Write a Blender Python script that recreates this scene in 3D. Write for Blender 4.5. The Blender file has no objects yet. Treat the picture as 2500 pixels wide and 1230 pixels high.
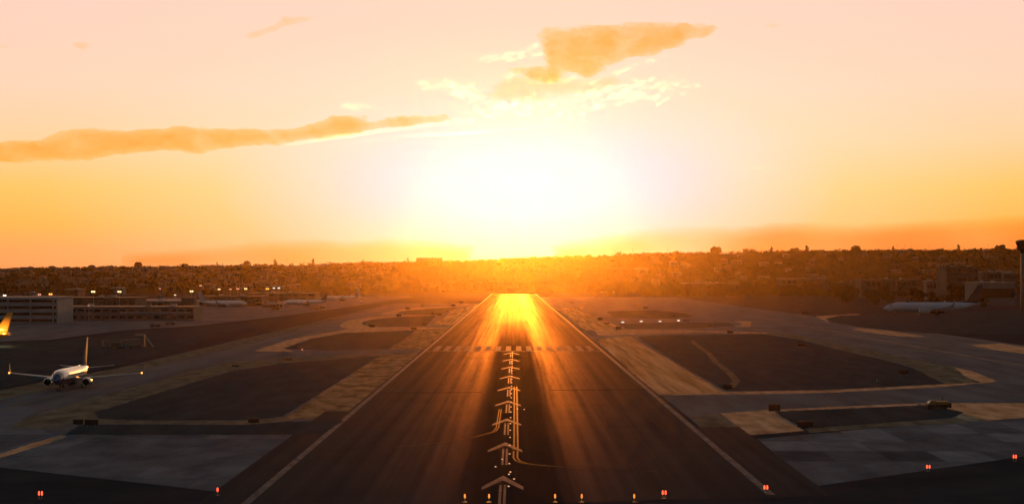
import bpy, math, random
import numpy as np
from mathutils import Vector

# ------------------------------------------------------------------ camera, sky, sun, exposure
sc = bpy.context.scene
COL = sc.collection
R = math.radians
CAM_H, FPX, VPX, HOR = 26.0, 5000.0, 1254.0, 672.0      # eye height (m), focal length and vanishing point in photo pixels

cam_d = bpy.data.cameras.new('camera')
cam_d.sensor_width = 36.0
cam_d.lens = 72.0
cam_d.clip_start = 1.0
cam_d.clip_end = 80000.0
cam = bpy.data.objects.new('camera', cam_d)
COL.objects.link(cam)
cam.location = (0, 0, CAM_H)
cam.rotation_euler = (R(90) + math.atan((HOR - 615) / FPX), 0, math.atan((VPX - 1250) / FPX))
sc.camera = cam

SUN_EL, SUN_AZ = R(2.55), R(0.15)                        # azimuth measured from +Y towards +X
SUN_DIR = Vector((math.sin(SUN_AZ) * math.cos(SUN_EL), math.cos(SUN_AZ) * math.cos(SUN_EL), math.sin(SUN_EL)))

world = bpy.data.worlds.new('World')
sc.world = world
world.use_nodes = True
wn, wl = world.node_tree.nodes, world.node_tree.links
wn.clear()
w_out = wn.new('ShaderNodeOutputWorld')
w_bg = wn.new('ShaderNodeBackground')
w_bg.inputs['Strength'].default_value = 1.0
wl.new(w_bg.outputs[0], w_out.inputs['Surface'])
sky = wn.new('ShaderNodeTexSky')
sky.sky_type = 'NISHITA'
sky.sun_disc = False
sky.sun_elevation = SUN_EL
sky.sun_rotation = SUN_AZ
sky.altitude = 0
sky.air_density = 1.0
sky.dust_density = 3.0
sky.ozone_density = 1.0
SKY_STRENGTH = 0.15
w_tc = wn.new('ShaderNodeTexCoord')
w_nrm = wn.new('ShaderNodeVectorMath'); w_nrm.operation = 'NORMALIZE'
wl.new(w_tc.outputs['Generated'], w_nrm.inputs[0])
w_sep = wn.new('ShaderNodeSeparateXYZ')
wl.new(w_nrm.outputs[0], w_sep.inputs[0])


def w_math(op, a, b=None, c=None):
    n = wn.new('ShaderNodeMath'); n.operation = op
    for i, v in enumerate((a, b, c)):
        if v is None:
            continue
        if isinstance(v, (int, float)):
            n.inputs[i].default_value = v
        else:
            wl.new(v, n.inputs[i])
    return n.outputs[0]


def w_ramp(fac, stops, interp='B_SPLINE'):
    n = wn.new('ShaderNodeValToRGB')
    n.color_ramp.interpolation = interp
    e = n.color_ramp.elements
    while len(e) < len(stops):
        e.new(0.5)
    for el, (p, c) in zip(e, stops):
        el.position = p
        el.color = (*c, 1)
    wl.new(fac, n.inputs[0])
    return n.outputs[0]


def w_mix(mode, fac, a, b):
    n = wn.new('ShaderNodeMix'); n.data_type = 'RGBA'; n.blend_type = mode
    for s, v in ((n.inputs[0], fac), (n.inputs[6], a), (n.inputs[7], b)):
        if isinstance(v, (int, float)):
            s.default_value = v
        elif isinstance(v, tuple):
            s.default_value = (*v, 1)
        else:
            wl.new(v, s)
    return n.outputs[2]


# dust-laden low air: warm band that deepens to orange at the horizon, on the sun's side of the sky
w_el = w_math('MULTIPLY', w_sep.outputs['Z'], 4.0)        # 0..1 over about 14 degrees
w_band = w_ramp(w_el, [(0.0, (1.06, 0.29, 0.085)), (0.05, (1.06, 0.34, 0.085)), (0.10, (1.06, 0.44, 0.058)), (0.17, (1.06, 0.54, 0.105)),
                       (0.26, (1.06, 0.63, 0.33)), (0.36, (1.05, 0.665, 0.47)), (0.52, (1.04, 0.66, 0.53)), (1.0, (0.80, 0.60, 0.52))], 'LINEAR')
w_dot = wn.new('ShaderNodeVectorMath'); w_dot.operation = 'DOT_PRODUCT'
wl.new(w_nrm.outputs[0], w_dot.inputs[0])
w_dot.inputs[1].default_value = SUN_DIR
w_ang = w_math('ARCCOSINE', w_math('MINIMUM', w_dot.outputs['Value'], 1.0))
# aureole round the sun, flattened along the horizon by the layered haze
w_dz = w_math('SUBTRACT', w_sep.outputs['Z'], math.sin(SUN_EL))
w_del = w_math('ADD', w_math('MULTIPLY', w_math('MAXIMUM', w_dz, 0.0), 2.5), w_math('MULTIPLY', w_math('MINIMUM', w_dz, 0.0), 2.4))
w_daz = w_math('MULTIPLY', w_math('SUBTRACT', w_math('ARCTAN2', w_sep.outputs['X'], w_sep.outputs['Y']), SUN_AZ + 0.004), 0.85)
w_r = w_math('SQRT', w_math('ADD', w_math('MULTIPLY', w_del, w_del), w_math('MULTIPLY', w_daz, w_daz)))
w_glow = w_ramp(w_math('DIVIDE', w_r, 0.30), [(0.0, (.90, .62, 1.0)), (0.12, (.88, .50, .95)), (0.20, (.82, .43, .76)), (0.30, (.62, .43, .47)),
                                              (0.43, (.40, .30, .19)), (0.66, (.20, .12, .05)), (1.0, (0, 0, 0))], 'LINEAR')
w_nish = w_mix('MULTIPLY', 1.0, sky.outputs[0], (SKY_STRENGTH, SKY_STRENGTH, SKY_STRENGTH))
w_fel = w_math('SMOOTH_MIN', 1.0, w_math('SUBTRACT', 1.55, w_math('MULTIPLY', w_sep.outputs['Z'], 3.9)), 0.1)
w_faz = w_math('SUBTRACT', 1.6, w_math('MULTIPLY', w_ang, 1.9))
w_fac = w_math('MULTIPLY', w_math('MAXIMUM', w_math('MINIMUM', w_fel, 1.0), 0.0), w_math('MAXIMUM', w_math('MINIMUM', w_faz, 1.0), 0.0))
w_col = w_mix('MIX', w_fac, w_nish, w_band)
w_col = w_mix('SCREEN', 1.0, w_col, w_glow)
wl.new(w_col, w_bg.inputs['Color'])

sun_d = bpy.data.lights.new('sun', 'SUN')
sun_d.energy = 3.2
sun_d.angle = R(0.5)
sun_d.color = (1.0, 0.33, 0.05)
sun = bpy.data.objects.new('sun', sun_d)
COL.objects.link(sun)
sun.rotation_euler = SUN_DIR.to_track_quat('Z', 'Y').to_euler()
sun.location = (0, 0, 200)

vs = sc.view_settings
vs.view_transform = 'Standard'
vs.look = 'None'
vs.exposure = 0.0
vs.gamma = 1.0
vs.use_curve_mapping = False
sc.cycles.use_denoising = True
sc.cycles.max_bounces = 5
sc.cycles.diffuse_bounces = 2
sc.cycles.glossy_bounces = 2
sc.cycles.transparent_max_bounces = 8
sc.cycles.volume_bounces = 0
sc.cycles.sample_clamp_indirect = 4.0

HAZE_DENSITY, HAZE_G = 7.2e-6, 0.952

# ------------------------------------------------------------------ helpers
rnd = random.Random(7)
nprng = np.random.default_rng(11)


def G(px, py, z=0.0):
    """point on the flat airfield seen at a photo pixel"""
    y = (CAM_H - z) * FPX / (py - HOR)
    return ((px - VPX) * y / FPX, y, z)


def at(px, py, y):
    return ((px - VPX) * y / FPX, y, CAM_H - (py - HOR) * y / FPX)


def tag(o, label=None, cat=None, group=None, kind=None):
    if label: o['label'] = label
    if cat: o['category'] = cat
    if group: o['group'] = group
    if kind: o['kind'] = kind
    return o


def empty(name, loc=(0, 0, 0), rz=0.0, s=1.0):
    o = bpy.data.objects.new(name, None)
    o.location = loc
    o.rotation_euler = (0, 0, rz)
    o.scale = (s, s, s)
    o.empty_display_size = 0.5
    COL.objects.link(o)
    return o


def link_mesh(name, me, parent=None):
    o = bpy.data.objects.new(name, me)
    COL.objects.link(o)
    if parent is not None:
        o.parent = parent
    return o


def copy_tree(o, parent=None):
    c = o.copy()
    COL.objects.link(c)
    c.parent = parent
    for ch in list(o.children):
        copy_tree(ch, c)
    return c


class MB:
    def __init__(self):
        self.v, self.f, self.m = [], [], []

    def add(self, vs_, fs_, mi=0):
        b = len(self.v)
        self.v += [tuple(p) for p in vs_]
        self.f += [tuple(i + b for i in f) for f in fs_]
        self.m += [mi] * len(fs_)
        return self

    def box(self, x0, x1, y0, y1, z0, z1, mi=0):
        v = [(x0, y0, z0), (x1, y0, z0), (x1, y1, z0), (x0, y1, z0), (x0, y0, z1), (x1, y0, z1), (x1, y1, z1), (x0, y1, z1)]
        return self.add(v, [(0, 3, 2, 1), (4, 5, 6, 7), (0, 1, 5, 4), (1, 2, 6, 5), (2, 3, 7, 6), (3, 0, 4, 7)], mi)

    def prism(self, poly, z0, z1, mi=0):
        n = len(poly)
        a = sum(poly[i][0] * poly[(i + 1) % n][1] - poly[(i + 1) % n][0] * poly[i][1] for i in range(n))
        if a < 0:
            poly = poly[::-1]
        v = [(p[0], p[1], z0) for p in poly] + [(p[0], p[1], z1) for p in poly]
        f = [tuple(range(n))[::-1], tuple(range(n, 2 * n))] + [(i, (i + 1) % n, n + (i + 1) % n, n + i) for i in range(n)]
        return self.add(v, f, mi)

    def loft(self, rings, close=True, caps=True, mi=0):
        n = len(rings[0])
        v = [p for r in rings for p in r]
        f = []
        for k in range(len(rings) - 1):
            for i in range(n if close else n - 1):
                j = (i + 1) % n
                f.append((k * n + i, k * n + j, (k + 1) * n + j, (k + 1) * n + i))
        if caps and close:
            f.append(tuple(range(n))[::-1])
            f.append(tuple(range((len(rings) - 1) * n, len(rings) * n)))
        return self.add(v, f, mi)

    def tube(self, pts, radii, n=8, mi=0):
        rings = []
        P = [Vector(p) for p in pts]
        for i, p in enumerate(P):
            d = (P[min(i + 1, len(P) - 1)] - P[max(i - 1, 0)]).normalized()
            u = d.orthogonal().normalized() if abs(d.z) < 0.95 else Vector((1, 0, 0))
            u = (u - d * u.dot(d)).normalized()
            w = d.cross(u)
            r = radii[i] if isinstance(radii, (list, tuple)) else radii
            rings.append([tuple(p + (u * math.cos(a) + w * math.sin(a)) * r) for a in [2 * math.pi * k / n for k in range(n)]])
        return self.loft(rings, mi=mi)

    def ball(self, c, r, nu=10, nv=6, mi=0, s=(1, 1, 1)):
        rings = []
        for k in range(nv + 1):
            t = math.pi * k / nv
            rr = max(math.sin(t), 0.02)
            rings.append([(c[0] + s[0] * r * rr * math.cos(2 * math.pi * i / nu), c[1] + s[1] * r * rr * math.sin(2 * math.pi * i / nu), c[2] - s[2] * r * math.cos(t)) for i in range(nu)])
        return self.loft(rings, mi=mi)

    def mesh(self, name, mats, smooth=False):
        me = bpy.data.meshes.new(name)
        me.from_pydata(self.v, [], self.f)
        mats = mats if isinstance(mats, (list, tuple)) else [mats]
        for m in mats:
            me.materials.append(m)
        if len(mats) > 1:
            me.polygons.foreach_set('material_index', self.m)
        if smooth:
            me.polygons.foreach_set('use_smooth', [True] * len(me.polygons))
        me.update()
        return me

    def build(self, name, mats, parent=None, smooth=False):
        return link_mesh(name, self.mesh(name, mats, smooth), parent)


def mat(name, c1, c2=None, rough=0.8, spec=0.3, scale=1.0, stretch=(1, 1, 1), detail=5, metallic=0.0, bump=0.0, bump_scale=8.0,
        lo=0.35, hi=0.65, emit=None, emit_s=0.0, rough2=None, coat=0.0, warm_gloss=0.0, sheen=0.0):
    m = bpy.data.materials.new(name)
    m.use_nodes = True
    nt = m.node_tree
    b = nt.nodes['Principled BSDF']
    b.inputs['Roughness'].default_value = rough
    b.inputs['Specular IOR Level'].default_value = spec
    b.inputs['Metallic'].default_value = metallic
    b.inputs['Base Color'].default_value = (*c1, 1)
    b.inputs['Coat Weight'].default_value = coat
    b.inputs['Sheen Weight'].default_value = sheen
    b.inputs['Sheen Roughness'].default_value = 0.35
    b.inputs['Sheen Tint'].default_value = (1.0, 0.72, 0.38, 1)
    tc = nt.nodes.new('ShaderNodeTexCoord')
    if c2 is not None:
        mp = nt.nodes.new('ShaderNodeMapping'); mp.inputs['Scale'].default_value = stretch
        nt.links.new(tc.outputs['Object'], mp.inputs[0])
        nz = nt.nodes.new('ShaderNodeTexNoise'); nz.inputs['Scale'].default_value = scale; nz.inputs['Detail'].default_value = detail
        nz.inputs['Roughness'].default_value = 0.6
        nt.links.new(mp.outputs[0], nz.inputs['Vector'])
        rp = nt.nodes.new('ShaderNodeValToRGB')
        rp.color_ramp.elements[0].position = lo; rp.color_ramp.elements[0].color = (*c1, 1)
        rp.color_ramp.elements[1].position = hi; rp.color_ramp.elements[1].color = (*c2, 1)
        nt.links.new(nz.outputs['Fac'], rp.inputs[0])
        nt.links.new(rp.outputs[0], b.inputs['Base Color'])
        if rough2 is not None:
            mr = nt.nodes.new('ShaderNodeMapRange'); mr.inputs[1].default_value = lo; mr.inputs[2].default_value = hi
            mr.inputs[3].default_value = rough; mr.inputs[4].default_value = rough2
            nt.links.new(nz.outputs['Fac'], mr.inputs[0]); nt.links.new(mr.outputs[0], b.inputs['Roughness'])
    if bump > 0:
        n2 = nt.nodes.new('ShaderNodeTexNoise'); n2.inputs['Scale'].default_value = bump_scale; n2.inputs['Detail'].default_value = 4
        nt.links.new(tc.outputs['Object'], n2.inputs['Vector'])
        bp = nt.nodes.new('ShaderNodeBump'); bp.inputs['Strength'].default_value = bump; bp.inputs['Distance'].default_value = 0.3
        nt.links.new(n2.outputs['Fac'], bp.inputs['Height']); nt.links.new(bp.outputs[0], b.inputs['Normal'])
    if warm_gloss > 0:
        gl = nt.nodes.new('ShaderNodeBsdfGlossy'); gl.inputs['Roughness'].default_value = rough; gl.inputs['Color'].default_value = (1, 0.78, 0.52, 1)  # warm sunset light put into the gloss colour
        ms = nt.nodes.new('ShaderNodeMixShader')
        ge = nt.nodes.new('ShaderNodeNewGeometry'); dt = nt.nodes.new('ShaderNodeVectorMath'); dt.operation = 'DOT_PRODUCT'
        nt.links.new(ge.outputs['Incoming'], dt.inputs[0]); nt.links.new(ge.outputs['True Normal'], dt.inputs[1])
        ops = dt.outputs['Value']
        for op, a_, b_ in (('ABSOLUTE', None, None), ('SUBTRACT', 1.0, None), ('POWER', None, 42.0), ('MULTIPLY', None, warm_gloss)):
            mm = nt.nodes.new('ShaderNodeMath'); mm.operation = op
            if op == 'SUBTRACT': mm.inputs[0].default_value = 1.0; nt.links.new(ops, mm.inputs[1])
            else:
                nt.links.new(ops, mm.inputs[0])
                if b_ is not None: mm.inputs[1].default_value = b_
            ops = mm.outputs[0]
        nt.links.new(ops, ms.inputs[0])
        nt.links.new(b.outputs[0], ms.inputs[1]); nt.links.new(gl.outputs[0], ms.inputs[2]); nt.links.new(ms.outputs[0], nt.nodes['Material Output'].inputs['Surface'])
    if emit is not None:
        b.inputs['Emission Color'].default_value = (*emit, 1)
        b.inputs['Emission Strength'].default_value = emit_s
        m.cycles.emission_sampling = 'NONE'
    return m


def fbm(x, y, octaves=5, seed=0):
    """value-noise fractal, x and y arrays, about 0..1"""
    g = np.random.default_rng(seed)
    tab = g.random((256, 256))
    out = np.zeros_like(x, dtype=float); amp, tot = 1.0, 0.0
    for o in range(octaves):
        xx, yy = x * 2 ** o + o * 17.3, y * 2 ** o + o * 9.1
        xi, yi = np.floor(xx).astype(int), np.floor(yy).astype(int)
        xf, yf = xx - xi, yy - yi
        xf, yf = xf * xf * (3 - 2 * xf), yf * yf * (3 - 2 * yf)
        a = tab[xi % 256, yi % 256]; b = tab[(xi + 1) % 256, yi % 256]
        c = tab[xi % 256, (yi + 1) % 256]; d = tab[(xi + 1) % 256, (yi + 1) % 256]
        out += amp * ((a * (1 - xf) + b * xf) * (1 - yf) + (c * (1 - xf) + d * xf) * yf)
        tot += amp; amp *= 0.5
    return out / tot


def smooth_poly(pts, k=5):
    """closed Catmull-Rom through the points"""
    n = len(pts); out = []
    for i in range(n):
        p0, p1, p2, p3 = [np.array(pts[(i + j) % n][:2], float) for j in (-1, 0, 1, 2)]
        for s in range(k):
            t = s / k
            q = 0.5 * (2 * p1 + (p2 - p0) * t + (2 * p0 - 5 * p1 + 4 * p2 - p3) * t * t + (3 * p1 - p0 - 3 * p2 + p3) * t ** 3)
            out.append((q[0], q[1]))
    return out


def sheet(name, pts, z, m, parent=None, smooth=0, jag=0.0):
    """a flat sheet of ground: its polygon as photo pixels on the airfield plane; drawn as a triangulated mesh"""
    if smooth:
        pts = smooth_poly(pts, smooth)
    if jag:
        out = []
        for i, p in enumerate(pts):
            q = pts[(i + 1) % len(pts)]
            k = max(1, int(math.hypot(q[0] - p[0], (q[1] - p[1]) * 3) / 9))
            sc_ = min(1.0, (p[1] - HOR) / 250)
            for j in range(k):
                t = j / k
                w = jag * sc_ if j else jag * .3 * sc_
                out.append((p[0] + (q[0] - p[0]) * t + rnd.uniform(-2.2, 2.2) * w, p[1] + (q[1] - p[1]) * t + rnd.uniform(-.55, .55) * w))
        pts = out
    xy = [G(*p)[:2] for p in pts]
    import bmesh
    bm = bmesh.new()
    f = bm.faces.new([bm.verts.new((x, y, z)) for x, y in xy])
    f.normal_update()
    if f.normal.z < 0:
        f.normal_flip()
    bmesh.ops.triangulate(bm, faces=[f])
    me = bpy.data.meshes.new(name)
    bm.to_mesh(me); bm.free()
    me.materials.append(m)
    return link_mesh(name, me, parent)


def strip(mb, pts, w, z):
    """painted line of width w along world points"""
    P = [Vector((p[0], p[1])) for p in pts]
    L, Rr = [], []
    for i, p in enumerate(P):
        d = (P[min(i + 1, len(P) - 1)] - P[max(i - 1, 0)]).normalized()
        nrm = Vector((-d.y, d.x)) * w * 0.5
        L.append((p.x + nrm.x, p.y + nrm.y, z)); Rr.append((p.x - nrm.x, p.y - nrm.y, z))
    n = len(P)
    mb.add(L + Rr, [(i, n + i, n + i + 1, i + 1) for i in range(n - 1)])
    return mb


# ------------------------------------------------------------------ materials
M = {}
M['earth'] = mat('earth', (0.030, 0.036, 0.044), (0.050, 0.056, 0.064), rough=0.95, spec=0.0, scale=0.05, detail=8)
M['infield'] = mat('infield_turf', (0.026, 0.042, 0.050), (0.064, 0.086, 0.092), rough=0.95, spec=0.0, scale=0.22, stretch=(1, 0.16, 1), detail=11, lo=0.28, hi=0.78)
M['verge'] = mat('dry_grass', (0.09, 0.07, 0.046), (0.52, 0.38, 0.23), rough=0.95, spec=0.0, scale=0.5, stretch=(1, 0.018, 1), detail=9, lo=0.36, hi=0.66, sheen=0.10)
M['verge_pale'] = mat('dry_grass_pale', (0.20, 0.15, 0.10), (0.55, 0.40, 0.26), rough=0.95, spec=0.0, scale=0.35, stretch=(1, 0.2, 1), detail=8, lo=0.33, hi=0.64, sheen=0.06)
M['verge_olive'] = mat('dry_grass_olive', (0.10, 0.095, 0.068), (0.25, 0.22, 0.155), rough=0.95, spec=0.0, scale=0.3, stretch=(1, 0.25, 1), detail=8, lo=0.33, hi=0.66)
M['verge_mottled'] = mat('dry_grass_mottled', (0.06, 0.052, 0.036), (0.40, 0.31, 0.20), rough=0.95, spec=0.0, scale=0.30, stretch=(1, 0.30, 1), detail=9, lo=0.38, hi=0.70, sheen=0.05)
M['taxi'] = mat('taxiway_asphalt', (0.105, 0.110, 0.120), (0.185, 0.186, 0.195), rough=0.62, spec=0.0, scale=0.12, stretch=(1, 0.12, 1), detail=8, warm_gloss=0.06)
M['concrete'] = mat('apron_concrete', (0.14, 0.15, 0.175), (0.19, 0.20, 0.225), rough=0.85, spec=0.0, scale=0.2, detail=6)
M['paint'] = mat('runway_paint', (0.13, 0.112, 0.10), (0.27, 0.235, 0.21), rough=0.5, spec=0.0, scale=0.6, stretch=(1, 0.3, 1), detail=8, warm_gloss=0.62)
M['paint_worn'] = mat('worn_runway_paint', (0.10, 0.085, 0.08), (0.26, 0.22, 0.20), rough=0.5, spec=0.0, scale=0.9, stretch=(1, 0.12, 1), detail=9, lo=.34, hi=.6, warm_gloss=0.16)
M['yellow'] = mat('taxi_line_paint', (0.20, 0.14, 0.05), (0.27, 0.19, 0.06), rough=0.45, spec=0.0, scale=0.5, warm_gloss=0.5)
M['seam'] = mat('tar_seam', (0.018, 0.016, 0.015), rough=0.9, spec=0.0)
M['dark'] = mat('dark_metal', (0.016, 0.015, 0.015), rough=0.6, spec=0.2)
M['steel'] = mat('galvanised_steel', (0.30, 0.30, 0.31), rough=0.45, metallic=0.8)
M['white_paint'] = mat('aircraft_white', (0.72, 0.71, 0.70), rough=0.28, spec=0.5, coat=0.6)
M['blue_paint'] = mat('aircraft_blue', (0.012, 0.045, 0.13), rough=0.25, spec=0.5, coat=0.6)
M['orange_paint'] = mat('aircraft_orange', (0.85, 0.30, 0.02), rough=0.35, spec=0.5, coat=0.4)
M['navy_paint'] = mat('aircraft_navy', (0.012, 0.014, 0.022), rough=0.4, spec=0.3)
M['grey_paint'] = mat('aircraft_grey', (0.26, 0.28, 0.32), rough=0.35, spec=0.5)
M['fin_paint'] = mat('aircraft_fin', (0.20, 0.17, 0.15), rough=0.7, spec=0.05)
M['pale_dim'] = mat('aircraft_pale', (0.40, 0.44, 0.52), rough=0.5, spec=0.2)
M['alloy'] = mat('bare_alloy', (0.75, 0.73, 0.70), rough=0.18, metallic=1.0)
M['rubber'] = mat('tyre_rubber', (0.012, 0.012, 0.012), rough=0.8, spec=0.2)
M['glass'] = mat('dark_glass', (0.010, 0.012, 0.016), rough=0.12, spec=0.5)
M['lamp_glint_amber'] = mat('lamp_glint_amber', (0.5, 0.3, 0.1), emit=(1.0, 0.42, 0.06), emit_s=2.6)
M['lamp_warm'] = mat('lamp_warm', (0.5, 0.4, 0.3), emit=(1.0, 0.66, 0.28), emit_s=2.4)
M['lamp_inset'] = mat('lamp_inset', (0.5, 0.4, 0.3), emit=(1.0, 0.62, 0.34), emit_s=0.8)
M['lamp_threshold'] = mat('lamp_threshold', (0.5, 0.3, 0.1), emit=(1.0, 0.32, 0.05), emit_s=1.1)
M['lamp_white'] = mat('lamp_white', (0.6, 0.6, 0.6), emit=(1.0, 0.88, 0.72), emit_s=2.2)
M['lamp_pink'] = mat('lamp_pink', (0.5, 0.35, 0.3), emit=(0.9, 0.42, 0.26), emit_s=1.3)
M['lamp_red'] = mat('lamp_red', (0.4, 0.05, 0.03), emit=(1.0, 0.10, 0.035), emit_s=2.2)
M['bldg_white'] = mat('pale_cladding', (0.211, 0.217, 0.236), (0.260, 0.267, 0.285), rough=0.7, scale=0.15)
M['bldg_grey'] = mat('grey_cladding', (0.105, 0.101, 0.105), (0.154, 0.147, 0.147), rough=0.75, scale=0.12)
M['bldg_brown'] = mat('brown_cladding', (0.060, 0.048, 0.044), (0.096, 0.080, 0.072), rough=0.8, scale=0.12)
M['roof_pale'] = mat('pale_roofing', (0.315, 0.285, 0.262), (0.420, 0.375, 0.345), rough=0.55, scale=0.1)
M['roof_dark'] = mat('dark_roofing', (0.05, 0.045, 0.042), (0.085, 0.075, 0.07), rough=0.8, scale=0.1)
M['stucco_a'] = mat('stucco_cream', (0.165, 0.138, 0.110), (0.209, 0.176, 0.143), rough=0.85, scale=0.3)
M['stucco_b'] = mat('stucco_grey', (0.120, 0.108, 0.102), (0.162, 0.144, 0.132), rough=0.85, scale=0.3)
M['stucco_c'] = mat('stucco_pink', (0.162, 0.102, 0.078), (0.204, 0.132, 0.102), rough=0.85, scale=0.3)
M['tile_a'] = mat('roof_tile', (0.16, 0.075, 0.05), (0.22, 0.11, 0.075), rough=0.85, scale=0.5)
M['tile_b'] = mat('roof_shingle', (0.09, 0.08, 0.075), (0.14, 0.125, 0.115), rough=0.85, scale=0.5)
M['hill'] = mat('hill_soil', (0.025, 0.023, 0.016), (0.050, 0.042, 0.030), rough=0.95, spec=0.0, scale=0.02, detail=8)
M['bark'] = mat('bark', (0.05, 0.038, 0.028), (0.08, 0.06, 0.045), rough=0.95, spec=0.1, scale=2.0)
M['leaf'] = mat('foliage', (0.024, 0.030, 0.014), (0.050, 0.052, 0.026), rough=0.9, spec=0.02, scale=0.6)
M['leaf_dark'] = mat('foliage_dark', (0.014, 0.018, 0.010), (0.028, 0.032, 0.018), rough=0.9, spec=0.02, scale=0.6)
M['truck'] = mat('amber_vehicle_paint', (0.22, 0.11, 0.015), rough=0.6, spec=0.4)


RUN_GLOSS = (0.19, 0.33, -0.12)


def runway_material():
    """asphalt with a rubber-blackened middle, polished wheel lanes and long paving-lane streaks"""
    m = bpy.data.materials.new('runway_asphalt'); m.use_nodes = True
    nt = m.node_tree; N, L = nt.nodes, nt.links
    b = N['Principled BSDF']
    tc = N.new('ShaderNodeTexCoord'); sp = N.new('ShaderNodeSeparateXYZ'); L.new(tc.outputs['Object'], sp.inputs[0])

    def noise(scale, st, det=5):
        mp = N.new('ShaderNodeMapping'); mp.inputs['Scale'].default_value = st
        L.new(tc.outputs['Object'], mp.inputs[0])
        n = N.new('ShaderNodeTexNoise'); n.inputs['Scale'].default_value = scale; n.inputs['Detail'].default_value = det; n.inputs['Roughness'].default_value = 0.6
        L.new(mp.outputs[0], n.inputs['Vector']); return n.outputs['Fac']

    def mth(op, a, b_=None, clamp=False):
        n = N.new('ShaderNodeMath'); n.operation = op; n.use_clamp = clamp
        for i, v in enumerate((a, b_)):
            if v is None: continue
            if isinstance(v, (int, float)): n.inputs[i].default_value = v
            else: L.new(v, n.inputs[i])
        return n.outputs[0]

    def mrange(v, a, b_, c, d, smooth=True):
        n = N.new('ShaderNodeMapRange'); n.interpolation_type = 'SMOOTHSTEP' if smooth else 'LINEAR'
        L.new(v, n.inputs[0])
        for i, x in enumerate((a, b_, c, d)): n.inputs[i + 1].default_value = x
        return n.outputs[0]
    fine = noise(1.2, (1, 0.05, 1)); streak = noise(0.55, (1, 0.004, 1), 6); patch = noise(0.06, (1, 0.5, 1), 6)
    wob = mth('MULTIPLY', mth('SUBTRACT', streak, 0.5), 5.0)
    ax = mth('ABSOLUTE', mth('ADD', mth('SUBTRACT', sp.outputs['X'], 0.2), wob))
    rubber = mth('MULTIPLY', mrange(ax, 4.6, 8.8, 1.0, 0.0), mrange(sp.outputs['Y'], 600.0, 1300.0, 1.0, 0.15))                       # middle rubber strip; its far fade imitates glare lying over it
    lane = mth('MULTIPLY', mth('SUBTRACT', 1.0, rubber), mrange(ax, 12.0, 24.0, 1.0, 0.0))
    cr = N.new('ShaderNodeValToRGB')
    cr.color_ramp.elements[0].position = 0.3; cr.color_ramp.elements[0].color = (0.042, 0.042, 0.044, 1)
    cr.color_ramp.elements[1].position = 0.7; cr.color_ramp.elements[1].color = (0.074, 0.073, 0.075, 1)
    L.new(mth('ADD', mth('MULTIPLY', streak, 0.6), mth('MULTIPLY', patch, 0.4)), cr.inputs[0])
    mx = N.new('ShaderNodeMix'); mx.data_type = 'RGBA'
    L.new(mth('MULTIPLY', rubber, 0.75), mx.inputs[0]); L.new(cr.outputs[0], mx.inputs[6]); mx.inputs[7].default_value = (0.024, 0.021, 0.020, 1)
    L.new(mx.outputs[2], b.inputs['Base Color'])
    rg = mth('ADD', mth('ADD', 0.50, mth('MULTIPLY', lane, -0.04)), mth('ADD', mth('MULTIPLY', mth('SUBTRACT', streak, 0.5), 0.28), mth('MULTIPLY', rubber, 0.12)))
    rg = mth('ADD', rg, mth('MULTIPLY', mth('SUBTRACT', patch, 0.5), 0.18))
    rg = mth('ADD', rg, mth('MULTIPLY', mth('SUBTRACT', fine, 0.5), 0.10), clamp=True)
    b.inputs['Specular IOR Level'].default_value = 0.0
    b.inputs['Roughness'].default_value = 1.0
    gl = N.new('ShaderNodeBsdfGlossy'); gl.distribution = 'GGX'
    L.new(rg, gl.inputs['Roughness'])
    gl.inputs['Color'].default_value = (1, 0.55, 0.20, 1)
    ms = N.new('ShaderNodeMixShader')                     # weak sheen, strongest in the worn lanes; sunset orange put into its colour
    warm_gloss = mth('ADD', RUN_GLOSS[0], mth('ADD', mth('MULTIPLY', lane, RUN_GLOSS[1]), mth('MULTIPLY', rubber, RUN_GLOSS[2])))
    ge = N.new('ShaderNodeNewGeometry'); dt = N.new('ShaderNodeVectorMath'); dt.operation = 'DOT_PRODUCT'
    L.new(ge.outputs['Incoming'], dt.inputs[0]); L.new(ge.outputs['True Normal'], dt.inputs[1])
    graze = mth('POWER', mth('SUBTRACT', 1.0, mth('ABSOLUTE', dt.outputs['Value'])), 42.0)      # steep rise towards grazing, shaped to imitate a lens veil's fade
    L.new(mth('MULTIPLY', mth('MULTIPLY', warm_gloss, graze), mrange(mth('ADD', mth('MULTIPLY', streak, .7), mth('MULTIPLY', fine, .3)), .34, .66, .35, 1.65), clamp=True), ms.inputs[0])
    L.new(b.outputs[0], ms.inputs[1]); L.new(gl.outputs[0], ms.inputs[2])
    L.new(ms.outputs[0], N['Material Output'].inputs['Surface'])
    return m


M['runway'] = runway_material()

# ------------------------------------------------------------------ ground, runway, taxiways
gm = MB().add([(-9300, -1900, 0), (9300, -1900, 0), (9300, 6800, 0), (-9300, 6800, 0)], [(0, 1, 2, 3)])
tag(gm.build('ground', M['earth']), 'dark bare earth of the airfield running to the hills', 'ground', kind='structure')

RUN0, RUN1 = 243.0, 2880.0
rm = MB()
rm.add([(-36, 224, .06), (37.5, RUN0 - 1, .06), (38.5, 352, .06), (-36, 346, .06)], [(0, 1, 2, 3)])
rm.add([(-31.6, 346, .06), (31.6, 352, .06), (31.6, RUN1, .06), (-31.6, RUN1, .06)], [(0, 1, 2, 3)])
rm.add([(-36, 346, .06), (-31.6, 346, .06), (-31.6, 392, .06), (-36, 392, .06)], [(0, 1, 2, 3)])
runway = tag(rm.build('runway', M['runway']), 'long dark asphalt runway running straight towards the sun', 'runway', kind='structure')

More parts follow.
